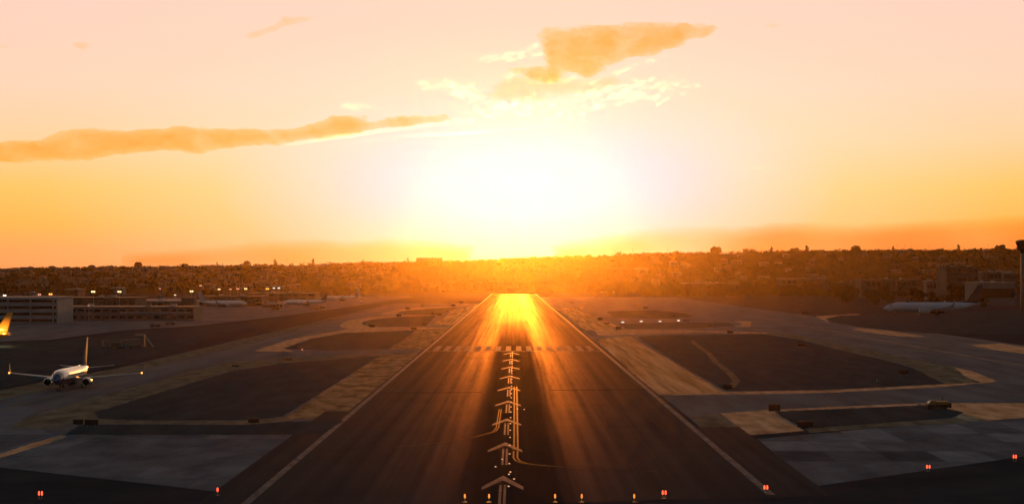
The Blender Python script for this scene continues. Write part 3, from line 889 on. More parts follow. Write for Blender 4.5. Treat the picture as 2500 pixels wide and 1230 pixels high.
FL = [(12, 721, 1180, 'lamp_white', .9, 'white lit mast above the white terminal at the left edge'), (97, 719, 1200, 'lamp_pink', .9, 'dim orange lit mast above the white terminal'),
      (124, 718, 1200, 'lamp_glint_amber', 1.0, 'bright amber lit mast at the right end of the white terminal'), (228, 712, 1260, 'lamp_warm', 1.2, 'brightest warm lit mast left of the hillside houses'),
      (292, 712, 1260, 'lamp_warm', 1.15, 'warm lit mast second right of the white terminal'), (391, 705, 1500, 'lamp_pink', .7, 'small pink lit mast over the low terminal'),
      (428, 720, 1400, 'lamp_white', .6, 'faint white light over the end of the low terminal'), (468, 711, 1350, 'lamp_warm', 1.1, 'warm lit mast just right of the low terminal'),
      (490, 697, 1900, 'lamp_pink', 1.1, 'highest pink lit mast against the hillside'), (535, 706, 1800, 'lamp_warm', 1.1, 'warm lit mast first in the row of four'),
      (563, 706, 1800, 'lamp_pink', 1.0, 'pink lit mast second in the row of four'), (581, 705, 1800, 'lamp_pink', 1.2, 'pink lit mast third in the row of four'),
      (600, 705, 1800, 'lamp_warm', 1.3, 'warm lit mast last in the row of four'), (653, 705, 1900, 'lamp_glint_amber', 1.4, 'amber lit mast first of the far cluster of three'),
      (669, 703, 1900, 'lamp_white', 1.0, 'white lit mast second of the far cluster of three'), (681, 703, 1900, 'lamp_white', 1.1, 'white lit mast last of the far cluster of three'),
      (217, 746, 1150, 'lamp_pink', .5, 'small low light before the low terminal wall')]
for px, py, y, m, k, lab in FL:
    floodlight(px, py, y, m, lab, k * .75)

# ------------------------------------------------------------------ ground vehicles
def wheel_set(r, xs, ys, rad):
    for x in xs:
        for y in ys:
            w = MB().tube([(x - .12, y, rad), (x + .12, y, rad)], rad, 12).build('wheel', M['rubber'], r)


def truck(loc, rz, label, paint, L=5.0, W=2.1, H=1.9, lamp=None, group='vehicles on the aprons'):
    r = empty('service_truck', loc, R(rz))
    MB().box(-W / 2, W / 2, -L / 2, L / 2, .45, .95).build('chassis', M['dark'], r)
    cab = MB(); y0, y1 = L * .12, L * .46
    cab.add([(-W / 2, y0, .95), (W / 2, y0, .95), (W / 2, y1, .95), (-W / 2, y1, .95), (-W / 2 * .9, y0 + .1, H), (W / 2 * .9, y0 + .1, H), (W / 2 * .9, y1 - .5, H), (-W / 2 * .9, y1 - .5, H)],
            [(0, 3, 2, 1), (4, 5, 6, 7), (0, 1, 5, 4), (1, 2, 6, 5), (2, 3, 7, 6), (3, 0, 4, 7)])
    c = cab.build('cab', paint, r)
    MB().add([(-W * .4, y1 - .04, 1.2), (W * .4, y1 - .04, 1.2), (W * .38, y1 - .42, H - .12), (-W * .38, y1 - .42, H - .12)], [(0, 1, 2, 3)]).build('windscreen', M['glass'], c)
    MB().box(-W / 2, W / 2, -L / 2, L * .08, .95, .95 + (H - .95) * .75).build('cargo_bed', paint, r)
    wheel_set(r, (-W / 2 + .1, W / 2 - .1), (-L * .3, L * .32), .42)
    if lamp:
        for dx in (-W * .3, W * .3):
            MB().ball((dx, L / 2 + .02, .8), .3, 8, 6).build('headlight', M[lamp], r)
    tag(r, label, 'truck', group)
    return r


x, y, _ = G(2287, 999)
t_ = truck((x, y, .07), 96, 'small amber utility truck at the tip of the pointed infield', M['truck'], 4.2, 1.9, 1.75)
bl = MB().box(-.95, .95, -2.55, -2.2, .3, 1.25).build('tail_lift', M['dark'], t_)
MB().tube([(.5, -1.0, 1.3), (.5, -1.3, 2.3)], .07, 6).build('mast', M['dark'], t_)
x, y, _ = G(672, 757); truck((x, y, .04), 70, 'dark baggage tug on the apron below the parked jets', M['dark'], 6, 2.4, 2.4)
x, y, _ = G(768, 756); truck((x, y, .04), 95, 'left of two dark vans on the apron by the parked jets', M['dark'], 5.5, 2.4, 2.5)
x, y, _ = G(788, 754); truck((x, y, .04), 85, 'right of two dark vans on the apron by the parked jets', M['dark'], 5.0, 2.3, 2.3)
x, y, _ = G(883, 736); truck((x, y, .04), 180, 'far vehicle with bright headlights right of the parked jets', M['dark'], 5.5, 2.4, 2.4, 'lamp_warm')
x, y, _ = G(379, 798); truck((x, y, .04), 80, 'reddish brown truck parked before the low terminal', M['stucco_c'], 5.0, 2.2, 1.9)
x, y, _ = G(416, 793); truck((x, y, .04), 88, 'grey truck parked before the low terminal, nearer its end', M['stucco_b'], 5.0, 2.2, 1.7)
# ground-service trailers and a belt loader left of the taxiway
for px, py, w, h, lab in ((258, 850, 2.0, 2.6, 'leftmost grey equipment trailer behind the taxiing jet'), (283, 852, 2.6, 2.2, 'low dark equipment trailer behind the taxiing jet'),
                          (308, 850, 3.4, 3.0, 'widest grey equipment trailer behind the taxiing jet'), (332, 847, 2.2, 2.8, 'grey equipment trailer beside the loading stairs')):
    x, y, _ = G(px, py)
    r = empty('equipment_trailer', (x, y, .06), R(rnd.uniform(-20, 20)))
    MB().box(-w / 2, w / 2, -1.6, 1.6, .5, h).build('body', M['bldg_grey'] if 'dark' not in lab else M['roof_dark'], r)
    MB().box(-w / 2 - .06, w / 2 + .06, -1.66, 1.66, h, h + .1).build('lid', M['bldg_brown'], r)
    MB().tube([(0, -1.6, .55), (0, -2.9, .45)], .07, 6).build('drawbar', M['steel'], r)
    wheel_set(r, (-w / 2 + .1, w / 2 - .1), (-1.0, 1.0), .35)
    tag(r, lab, 'trailer', 'equipment trailers behind the taxiing jet')
x, y, _ = G(352, 849)
r = empty('loading_stairs', (x, y, .06), R(8))
MB().box(-.25, .25, -.9, .9, .4, 4.4).build('tower_post', M['bldg_grey'], r)
MB().box(-3.0, .3, -1.0, 1.0, 4.4, 4.75).build('platform', M['bldg_white'], r)
for k in range(9):
    MB().box(.3 + .33 * k, .66 + .33 * k, -.8, .8, 4.1 - .45 * k, 4.2 - .45 * k).build('step', M['steel'], r)
wheel_set(r, (-.6, .6), (-.9, .9), .35)
tag(r, 'grey loading stairs with an overhanging top beyond the taxiing jet', 'stairs')

# ------------------------------------------------------------------ buildings
def block(name, label, px0, px1, py_base, py_top, depth, wall, roof, cat='building', floors=2, win=0, group=None, y=None, overhang=.6, rz=0.0):
    """a building whose front stands on the ground line py_base and whose eaves reach py_top"""
    Y = CAM_H * FPX / (py_base - HOR) if y is None else y
    x0, x1 = (px0 - VPX) * Y / FPX, (px1 - VPX) * Y / FPX
    h = CAM_H - (py_top - HOR) * Y / FPX
    cx, w = (x0 + x1) / 2, (x1 - x0)
    r = empty(name, (cx, Y, 0), R(rz))
    MB().box(-w / 2, w / 2, 0, depth, 0, h).build('wall', wall, r)
    rf = MB().box(-w / 2 - overhang, w / 2 + overhang, -overhang, depth + overhang, h, h + .5).build('roof', roof, r)
    for k in range(3):
        ux = rnd.uniform(-w * .38, w * .38); uy = rnd.uniform(depth * .25, depth * .75)
        MB().box(ux - 1.6, ux + 1.6, uy - 1.2, uy + 1.2, h + .5, h + 1.9).build('roof_unit', M['steel'] if k else M['bldg_grey'], rf)
    fh = h / floors
    for fl in range(floors):
        z0, z1 = fl * fh + fh * .32, fl * fh + fh * .74
        if win:
            ww = w / win
            wm = None
            for i in range(win):
                a = -w / 2 + ww * (i + .14); b = -w / 2 + ww * (i + .86)
                if wm is None:
                    wm = MB().box(0, b - a, -.06, .02, z0, z1).mesh('window', M['glass'])
                o_ = link_mesh('window', wm, r); o_.location = (a, 0, 0)
        else:
            MB().box(-w / 2 + .8, w / 2 - .8, -.06, .02, z0, z1).build('window_band', M['glass'], r)
    tag(r, label, cat, group)
    return r


T = block('terminal', 'white four storey terminal at the left edge', -320, 140, 790, 727, 40, M['bldg_white'], M['bldg_white'], 'terminal', 4, 0)
# projecting floor slabs of the white terminal
Yt = CAM_H * FPX / (790 - HOR); wt = (140 + 320) * Yt / FPX; ht = CAM_H - (727 - HOR) * Yt / FPX
for k in range(4):
    z = ht * (k + 1) / 4 - .9
    MB().box(-wt / 2 - .5, wt / 2 + .5, -1.8, -.003, z, z + 1.25).build('floor_slab', M['bldg_white'], T)
for k in range(9):
    xx = -wt / 2 + 2 + (wt - 4) * k / 8
    MB().box(xx - .35, xx + .35, -1.5, -.8, 0, ht - .95).build('column', M['bldg_white'], T)
LT = block('terminal', 'long low grey terminal wing right of the white terminal', 146, 474, 783, 750, 30, M['bldg_grey'], M['bldg_grey'], 'terminal', 2, 16)
Yl = CAM_H * FPX / (783 - HOR); wlw = (474 - 146) * Yl / FPX
MB().box(-wlw * .05, wlw * .47, -1.2, -.003, 4.2, 5.2).build('canopy', M['bldg_white'], LT)
MB().box(wlw * .40, wlw * .495, 2, 12, 9, 13.2).build('stair_tower', M['bldg_brown'], LT)
block('building', 'brown block rising behind the low grey terminal wing', 150, 330, 772, 728, 40, M['bldg_brown'], M['roof_dark'], floors=2, win=10)
block('building', 'dim block with pale roof behind the low terminal wing', 330, 470, 768, 735, 30, M['bldg_grey'], M['roof_pale'], floors=2, win=8)
block('building', 'wide dark concourse below the row of lit masts', 480, 640, 748, 724, 40, M['bldg_brown'], M['roof_dark'], floors=2, win=9)
block('building', 'grey concourse under the far cluster of three lit masts', 600, 770, 735, 716, 50, M['bldg_brown'], M['bldg_grey'], floors=2, win=9)
block('building', 'small pale roofed shed over the far cluster of lit masts', 646, 688, 718, 699, 40, M['bldg_brown'], M['roof_pale'], floors=2, win=4)
block('building', 'pale roofed building behind the brightest lit mast', 158, 190, 724, 706, 40, M['bldg_brown'], M['roof_pale'], floors=2, win=4)
block('building', 'second pale roofed building above the warm lit masts', 270, 298, 722, 703, 30, M['bldg_grey'], M['roof_pale'], floors=2, win=4)
block('building', 'dim grey shed left of the amber lit mast', 55, 80, 740, 716, 30, M['bldg_grey'], M['roof_dark'], floors=2, win=3)
block('building', 'low apron building with pale band near the parked jets', 640, 690, 752, 742, 12, M['bldg_grey'], M['bldg_white'], floors=1, win=6)
# right-hand side
block('hangar', 'long hangar with pale roof beside the control tower', 2392, 2478, 745, 690, 60, M['bldg_grey'], M['bldg_white'], 'hangar', 1, 0)
block('building', 'pale roofed block behind the hangar by the control tower', 2398, 2445, 730, 664, 40, M['bldg_brown'], M['roof_pale'], floors=3, win=5)
block('building', 'small pale block close left of the control tower', 2450, 2482, 728, 666, 30, M['bldg_brown'], M['roof_pale'], floors=3, win=4)
block('building', 'dark square block behind the widebody tail', 2310, 2388, 734, 652, 50, M['roof_dark'], M['roof_dark'], floors=4, win=6)
block('building', 'long low building with sunlit pale roof right of the sun', 1668, 1806, 716, 691, 60, M['bldg_brown'], M['roof_pale'], floors=1, win=12)
block('building', 'second low building with sunlit pale roof among right hand trees', 1908, 2022, 714, 680, 60, M['bldg_brown'], M['roof_pale'], floors=2, win=9)
block('building', 'low tan buildings row above the widebody nose', 2102, 2250, 728, 682, 40, M['bldg_brown'], M['stucco_a'], floors=2, win=12)
block('building', 'small tan house right of the second sunlit roof', 2052, 2092, 724, 690, 30, M['bldg_brown'], M['roof_dark'], floors=2, win=4)
block('building', 'small pale hut above the widebody fuselage', 2262, 2286, 732, 686, 20, M['bldg_grey'], M['roof_pale'], floors=2, win=3)
block('building', 'low shed right of the runway far end', 1470, 1500, 721, 714, 40, M['bldg_brown'], M['roof_pale'], floors=1, win=4)
block('building', 'flat roofed block on the skyline left of the sun', 1016, 1080, 700, 630, 30, M['stucco_c'], M['roof_dark'], floors=3, win=9, y=4560)

# control tower at the right edge
x, y, _ = at(2506, 735, 1500)
r = empty('control_tower', (x, y, 0))
MB().tube([(0, 0, 0), (0, 0, 20), (0, 0, 42)], [4.6, 4.2, 4.2], 16).build('shaft', M['bldg_grey'], r, True)
MB().tube([(0, 0, 42), (0, 0, 45.5)], [4.3, 7.0], 16).build('flared_collar', M['dark'], r)
MB().tube([(0, 0, 45.5), (0, 0, 46.3)], [8.0, 8.0], 16).build('catwalk', M['dark'], r)
MB().tube([(0, 0, 46.3), (0, 0, 50.2)], [6.6, 7.8], 12).build('cab_glass', M['glass'], r)
MB().tube([(0, 0, 50.2), (0, 0, 51.2), (0, 0, 52)], [8.2, 8.0, 5.0], 16).build('roof', M['dark'], r)
MB().tube([(0, 0, 52), (0, 0, 55.5)], .12, 6).build('antenna', M['steel'], r)
for k in range(12):
    a = 2 * math.pi * k / 12
    MB().tube([(6.65 * math.cos(a), 6.65 * math.sin(a), 46.3), (7.85 * math.cos(a), 7.85 * math.sin(a), 50.2)], .14, 5).build('mullion', M['dark'], r)
tag(r, 'dark control tower with flared cab cut by the right edge', 'control tower')

# ------------------------------------------------------------------ far hillside
RIDGE_PX = [-2600, -600, 0, 330, 750, 1150, 1300, 1600, 1900, 2450, 3200, 5200]
RIDGE_PY = [668, 663, 660, 655, 647, 640, 632, 622, 617, 611, 608, 610]
Y_FOOT, Y_RIDGE = 3000.0, 4600.0


def hill_z(x, y):
    px = VPX + FPX * x / Y_RIDGE
    top = CAM_H - (np.interp(px, RIDGE_PX, RIDGE_PY) - HOR) * Y_RIDGE / FPX
    foot = Y_FOOT + 160 * np.sin(x * .0021) + np.where(x > 350, -260 * np.clip((x - 350) / 500, 0, 1), 0)
    s = np.clip((y - foot) / (Y_RIDGE - foot), 0, 1)
    s = s ** 1.05 * (1 - .25 * s) / .75
    back = np.clip((y - Y_RIDGE) / 1800, 0, 1)
    rough = (fbm(x * .004 + 50, y * .004 + 50, 4, 3) - .5) * 16 * np.clip(s * 3, 0, 1) * np.clip((Y_RIDGE + 60 - y) / 500, .15, 1)
    return top * s * (1 - .8 * back) + rough - .5


nx, ny = 180, 90
gx = np.linspace(-2900, 2900, nx); gy = np.concatenate([np.linspace(2500, 4750, ny - 15), np.linspace(4800, 6600, 15)])
XX, YY = np.meshgrid(gx, gy)
ZZ = np.where(YY < 2560, -.6, hill_z(XX, YY))
hv = np.stack([XX.ravel(), YY.ravel(), ZZ.ravel()], 1)
idx = np.arange(nx * ny).reshape(ny, nx)
hf = np.stack([idx[:-1, :-1].ravel(), idx[:-1, 1:].ravel(), idx[1:, 1:].ravel(), idx[1:, :-1].ravel()], 1)


def np_mesh(name, v, f, mats, midx=None, smooth=False):
    me = bpy.data.meshes.new(name)
    k = f.shape[1]
    me.vertices.add(len(v)); me.vertices.foreach_set('co', np.ascontiguousarray(v, np.float32).ravel())
    me.loops.add(len(f) * k); me.loops.foreach_set('vertex_index', np.ascontiguousarray(f, np.int32).ravel())
    me.polygons.add(len(f)); me.polygons.foreach_set('loop_start', np.arange(0, len(f) * k, k, dtype=np.int32))
    for m in (mats if isinstance(mats, (list, tuple)) else [mats]): me.materials.append(m)
    if midx is not None: me.polygons.foreach_set('material_index', np.ascontiguousarray(midx, np.int32))
    if smooth: me.polygons.foreach_set('use_smooth', np.ones(len(f), bool))
    me.update(calc_edges=True); me.validate()
    return me


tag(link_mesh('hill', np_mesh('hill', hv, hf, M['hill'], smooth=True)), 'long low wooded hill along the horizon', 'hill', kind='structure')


def leaf_cloud(centres, radii, n, size, g):
    """n small quads spread over lumpy ellipsoids; returns verts, faces"""
    k = g.integers(0, len(centres), n)
    d = g.normal(size=(n, 3)); d /= np.linalg.norm(d, axis=1, keepdims=True)
    rr = g.uniform(.55, 1.0, (n, 1)) ** .6
    p = centres[k] + d * radii[k] * rr
    a = g.normal(size=(n, 3)); a /= np.linalg.norm(a, axis=1, keepdims=True)
    b = np.cross(a, d + g.normal(size=(n, 3)) * .5); b /= np.linalg.norm(b, axis=1, keepdims=True) + 1e-9
    s = size * g.uniform(.6, 1.3, (n, 1))
    v = np.stack([p - a * s - b * s * .6, p + a * s - b * s * .6, p + a * s * .8 + b * s * .6, p - a * s * .8 + b * s * .6], 1).reshape(-1, 3)
    return v, np.arange(4 * n).reshape(n, 4)


def tree_proto(kind, seed, leafm, nleaf=320):
    g = np.random.default_rng(seed); rr = random.Random(seed)
    root = empty('tree')
    tk_ = MB()
    if kind == 'broad':
        h, w = 1.0, rr.uniform(.38, .52)
        tk_.tube([(0, 0, -.05), (.01, 0, .2), (0, .01, .45)], [.035, .028, .018], 6)
        C = [(0, 0, .50)]; Rd = [(w * .85, w * .85, .42)]
        for i in range(6):
            a = rr.uniform(0, 6.28); q = w * rr.uniform(.4, .72)
            c = (q * math.cos(a), q * math.sin(a), rr.uniform(.25, .72)); C.append(c); Rd.append((w * rr.uniform(.3, .5),) * 2 + (rr.uniform(.13, .24),))
            tk_.tube([(0, 0, .32), (c[0] * .5, c[1] * .5, .32 + (c[2] - .32) * .6), c], [.016, .011, .004], 5)
        v, f = leaf_cloud(np.array(C), np.array(Rd), nleaf, .052, g)
    elif kind == 'tall':
        tk_.tube([(0, 0, -.05), (0, .01, .5), (.01, 0, .9)], [.03, .02, .006], 6)
        C = [(rr.uniform(-.05, .05), rr.uniform(-.05, .05), z) for z in (.3, .45, .6, .75, .88)]
        Rd = [(r_, r_, .13) for r_ in (.15, .17, .15, .11, .06)]
        for c in C[:4]:
            tk_.tube([(0, 0, c[2] - .08), (c[0] * 2, c[1] * 2, c[2])], [.01, .003], 5)
        v, f = leaf_cloud(np.array(C), np.array(Rd), nleaf, .04, g)
    else:  # palm
        lean = rr.uniform(-.05, .05)
        tk_.tube([(0, 0, -.05), (lean * .4, 0, .5), (lean, 0, .93)], [.024, .016, .014], 6)
        vs_, n_ = [], 22
        for i in range(n_):
            a = 2 * math.pi * i / n_ + rr.uniform(-.1, .1); up = rr.uniform(-.2, .9); L = rr.uniform(.11, .16)
            pa = np.array([lean, 0, .93]); d = np.array([math.cos(a), math.sin(a), up]); d /= np.linalg.norm(d)
            q = pa.copy(); side = np.array([-math.sin(a), math.cos(a), 0]) * .016
            for s_ in range(3):
                nq = q + d * L / 3; w0, w1 = (1 - s_ * .28), (1 - (s_ + 1) * .28)
                vs_.append([q - side * w0, q + side * w0, nq + side * w1, nq - side * w1]); q = nq; d = d + np.array([0, 0, -.42]); d /= np.linalg.norm(d)
        v = np.array(vs_).reshape(-1, 3); f = np.arange(len(v)).reshape(-1, 4)
    tk_.build('trunk', M['bark'], root)
    link_mesh('crown', np_mesh('crown', v, f, leafm), root)
    root.name = 'palm_tree' if kind == 'palm' else 'tree'
    return root


PROTO = {'broad': [tree_proto('broad', s, M['leaf'] if s % 2 else M['leaf_dark']) for s in range(4)],
         'tall': [tree_proto('tall', 10 + s, M['leaf_dark'], 220) for s in range(2)],
         'palm': [tree_proto('palm', 20 + s, M['leaf']) for s in range(3)],
         'big': [tree_proto('broad', 30 + s, M['leaf_dark'], 900) for s in range(3)]}
used = set()


def put_tree(kind, x, y, z, h, label, group, sx=1.0):
    p = rnd.choice(PROTO[kind])
    if id(p) in used: t = copy_tree(p)
    else: t = p; used.add(id(p))
    t.location = (x, y, z); t.rotation_euler = (0, 0, rnd.uniform(0, 6.28)); t.scale = (h * sx, h * sx, h)
    tag(t, label, 'palm tree' if kind == 'palm' else 'tree', group)
    return t


def hz(x, y):
    return float(hill_z(np.array([x]), np.array([y]))[0])


# skyline trees that stand out, at their own places on the ridge
for px, hpx, kind, sx, lab in [(126, 16, 'broad', 1.0, 'round tree on the skyline above the left lit masts'), (338, 26, 'big', 1.1, 'largest domed tree on the left skyline'),
                               (450, 16, 'big', 1.5, 'wide flat domed tree on the left skyline'), (605, 22, 'big', 1.0, 'domed tree on the skyline above the row of four masts'),
                               (672, 24, 'tall', 1.2, 'narrow upright tree on the skyline right of the dome tree'), (764, 22, 'tall', 1.2, 'pointed tree on the skyline left of the sun glow'),
                               (530, 18, 'tall', .9, 'thin spire tree on the left skyline'), (887, 16, 'tall', 1.4, 'blunt tree on the skyline near the orange glow'),
                               (996, 20, 'tall', .9, 'slim tree just left of the flat skyline block'), (1745, 28, 'big', 1.1, 'largest domed tree on the right skyline'),
                               (1883, 22, 'tall', 1.3, 'pointed tree on the right skyline'), (1828, 22, 'broad', 1.2, 'bushy tree on the right skyline'),
                               (1970, 24, 'tall', 1.5, 'broad pointed tree on the right skyline'), (1938, 18, 'big', 1.4, 'wide bushy tree on the right skyline'),
                               (2087, 24, 'big', 1.0, 'round tree on the far right skyline'), (2340, 22, 'tall', 1.4, 'blunt tree near the control tower skyline'),
                               (2440, 22, 'big', 1.3, 'wide domed tree left of the control tower'), (2180, 18, 'tall', 1.3, 'small pointed tree under the skyline palms')]:
    x = (px - VPX) * Y_RIDGE / FPX
    put_tree(kind, x, Y_RIDGE, hz(x, Y_RIDGE) - (hpx + 2) * .30, (hpx + 2) * Y_RIDGE / FPX, lab, 'trees standing out on the skyline', sx)
for px, top in [(1545, 606), (1630, 605), (1661, 612), (1715, 611), (1858, 603), (1898, 604), (2005, 604), (2156, 604), (2169, 601), (2190, 596), (2209, 595), (2224, 597), (2267, 598), (2350, 604),
                (2412, 596), (2440, 598), (1310, 620), (1190, 624), (1422, 614), (1462, 614), (82, 642), (158, 641), (700, 630), (1163, 626), (1790, 606), (1500, 612)]:
    x = (px - VPX) * 4560 / FPX
    z0 = hz(x, 4560) - .5
    h = CAM_H - (top - HOR) * 4560 / FPX - z0
    put_tree('palm', x, 4560, z0, max(h, 9), 'tall thin palm standing above the skyline trees', 'palms on the skyline', .8)

# trees right of the runway end and around the right-hand buildings (nearer, larger)
near_trees = []
for i in range(72):
    px = rnd.uniform(1440, 2480); y = rnd.uniform(2300, 2950) if px < 2050 else rnd.uniform(1550, 2700)
    x = (px - VPX) * y / FPX
    if x < 210 and y < 2500: y = 2560; x = (px - VPX) * y / FPX
    put_tree(rnd.choice(['big', 'big', 'broad']), x, y, 0 if y < 2700 else max(hz(x, y), 0) - .3, rnd.uniform(10, 19), 'dark bushy tree in the belt beyond the right taxiway', 'trees beyond the right taxiway', rnd.uniform(.9, 1.3))
for i in range(70):
    px = rnd.uniform(1560, 2160); y = rnd.uniform(2470, 2640)
    put_tree(rnd.choice(['big', 'big', 'broad']), (px - VPX) * y / FPX, y, -.3, rnd.uniform(9, 16), 'dark bushy tree in the belt beyond the right taxiway', 'trees beyond the right taxiway', rnd.uniform(1.0, 1.6))
for i in range(38):
    px = rnd.uniform(0, 900); y = rnd.uniform(2150, 2950)
    put_tree('broad', (px - VPX) * y / FPX, y, 0, rnd.uniform(8, 15), 'dark tree among the buildings at the foot of the left hill', 'trees at the foot of the left hill', 1.1)
# trees scattered over the slope and along the ridge
for i in range(70):
    y = rnd.uniform(3100, 4650) if i < 30 else rnd.uniform(4450, 4640)
    px = rnd.uniform(-40, 2540); x = (px - VPX) * y / FPX
    put_tree(rnd.choice(['broad', 'broad', 'big', 'big', 'big', 'tall']), x, y, hz(x, y) - .4, rnd.uniform(5, 11), 'small dark tree on the far wooded hill', 'trees scattered over the far hill', 1.2)
for kind in PROTO:
    for p in PROTO[kind]:
        if id(p) not in used:
            for ch in list(p.children): bpy.data.objects.remove(ch)
            bpy.data.objects.remove(p)

# the rest of the hill's cover reads as one mass
n = 13000
fy = np.concatenate([nprng.uniform(3020, 4640, 10500), nprng.uniform(4480, 4640, 2500)]); fx = (nprng.uniform(-250, 2750, n) - VPX) * fy / FPX
keep = fbm(fx * .006, fy * .006, 3, 9) + nprng.uniform(-.12, .12, n) > .40
fx, fy = fx[keep], fy[keep]; n = len(fx)
fz = hill_z(fx, fy) + 1.0
rad = nprng.uniform(2.2, 5.2, (n, 1)) * np.where(fy[:, None] > 4480, nprng.uniform(.8, 1.9, (n, 1)) , 1.0) * np.array([[1.0, 1.0, .8]])
lv, lf = leaf_cloud(np.stack([fx, fy, fz], 1), rad, n * 16, 1.5, nprng)
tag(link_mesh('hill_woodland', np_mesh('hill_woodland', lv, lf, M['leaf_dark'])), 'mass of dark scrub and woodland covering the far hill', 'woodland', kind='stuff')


# houses on the slope
def house_mesh(w, d, h, wallm, roofm, flat):
    mb = MB().box(-w / 2, w / 2, -d / 2, d / 2, -3, h, 0)
    if flat: mb.box(-w / 2 - .3, w / 2 + .3, -d / 2 - .3, d / 2 + .3, h, h + .5, 1)
    else:
        e = .6
        mb.add([(-w / 2 - e, -d / 2 - e, h), (w / 2 + e, -d / 2 - e, h), (w / 2 + e, d / 2 + e, h), (-w / 2 - e, d / 2 + e, h), (-w / 2 + d * .3, 0, h + d * .28), (w / 2 - d * .3, 0, h + d * .28)],
               [(0, 1, 5, 4), (2, 3, 4, 5), (1, 2, 5), (3, 0, 4), (0, 3, 2, 1)], 1)
    for k in range(3):
        a = -w / 2 + w * (.12 + .3 * k)
        mb.box(a, a + w * .16, -d / 2 - .05, -d / 2 + .02, h * .3, h * .75, 2)
    return mb.mesh('house', [wallm, roofm, M['glass']])


HM = [house_mesh(w, d, h, M[a], M[b], fl) for w, d, h, a, b, fl in [(13, 10, 5.5, 'stucco_a', 'tile_a', 0), (11, 9, 4.2, 'stucco_b', 'tile_b', 0), (16, 11, 6.5, 'stucco_a', 'tile_b', 1),
                                                                   (12, 9, 6.0, 'stucco_c', 'tile_a', 0), (14, 10, 4.5, 'stucco_b', 'roof_pale', 1), (18, 12, 8.0, 'stucco_b', 'roof_dark', 1)]]
for i in range(230):
    y = rnd.uniform(3060, 4380)
    px = rnd.uniform(-30, 980) if rnd.random() < .76 else rnd.uniform(1560, 2530)
    x = (px - VPX) * y / FPX
    hk = rnd.randrange(6)
    o = link_mesh('house', HM[hk]); o.location = (x, y, hz(x, y) + .6); o.rotation_euler = (0, 0, R(rnd.choice([0, 0, 12, -15, 25, 90])))
    s_ = rnd.uniform(.8, 1.25); o.scale = (s_, s_, s_)
    look = ('cream house with hipped tile roof', 'low grey house with hipped shingle roof', 'wide cream flat roofed house', 'pinkish house with hipped tile roof', 'grey house with pale flat roof', 'grey flat roofed block')[hk]
    tag(o, f'small {look} on the far hill ' + ('left of the sun' if px < 1254 else 'right of the sun'), 'house', 'houses on the far hill')

# ------------------------------------------------------------------ haze and clouds
hb = MB().box(-9600, 9600, -2200, 6950, -1.6, 112)
haze = hb.build('haze', [])
hm = bpy.data.materials.new('haze'); hm.use_nodes = True
hn, hl_ = hm.node_tree.nodes, hm.node_tree.links
hn.clear()
ho = hn.new('ShaderNodeOutputMaterial'); hp = hn.new('ShaderNodeVolumePrincipled')
hp.inputs['Color'].default_value = (1.0, 0.64, 0.20, 1)
hp.inputs['Density'].default_value = HAZE_DENSITY
hp.inputs['Anisotropy'].default_value = HAZE_G
hl_.new(hp.outputs[0], ho.inputs['Volume'])
haze.data.materials.append(hm)
tag(haze, 'warm sunset haze filling the air', 'haze', kind='stuff')


def cloud_material(name, absorb, dens_a, scatter, dens_s, g=.9):
    m = bpy.data.materials.new(name); m.use_nodes = True
    nn, ll = m.node_tree.nodes, m.node_tree.links
    nn.clear()
    o = nn.new('ShaderNodeOutputMaterial'); ad = nn.new('ShaderNodeAddShader')
    a = nn.new('ShaderNodeVolumeAbsorption'); a.inputs['Color'].default_value = (*absorb, 1); a.inputs['Density'].default_value = dens_a
    s = nn.new('ShaderNodeVolumeScatter'); s.inputs['Color'].default_value = (*scatter, 1); s.inputs['Density'].default_value = dens_s; s.inputs['Anisotropy'].default_value = g
    ll.new(a.outputs[0], ad.inputs[0]); ll.new(s.outputs[0], ad.inputs[1]); ll.new(ad.outputs[0], o.inputs['Volume'])
    return m


M['cloud_orange'] = cloud_material('cloud_shaded', (1.0, .80, .35), .0040, (1, 1, 1), 1e-7)  # sunset shading put into the absorption colour
M['cloud_white'] = cloud_material('cloud_sunlit', (1.0, 1.0, 1.0), 0.0, (.40, .46, 1), 6.5e-4, .90)  # bluish scatter colour stands in for whiter sunlight at cloud height
M['cloud_bank'] = cloud_material('cloud_bank', (1.0, .74, .46), .0011, (1, 1, 1), 1e-8)


def inside_dist(px, py, poly):
    """signed distance (positive inside) of pixel arrays to a polygon"""
    d = np.full(px.shape, 1e9); ins = np.zeros(px.shape, bool)
    n = len(poly)
    for i in range(n):
        ax, ay = poly[i]; bx, by = poly[(i + 1) % n]
        ex, ey = bx - ax, by - ay
        t = np.clip(((px - ax) * ex + (py - ay) * ey) / (ex * ex + ey * ey + 1e-9), 0, 1)
        d = np.minimum(d, np.hypot(px - ax - t * ex, py - ay - t * ey))
        cond = ((ay > py) != (by > py)) & (px < (bx - ax) * (py - ay) / (by - ay + 1e-12) + ax)
        ins ^= cond
    return np.where(ins, d, -d)


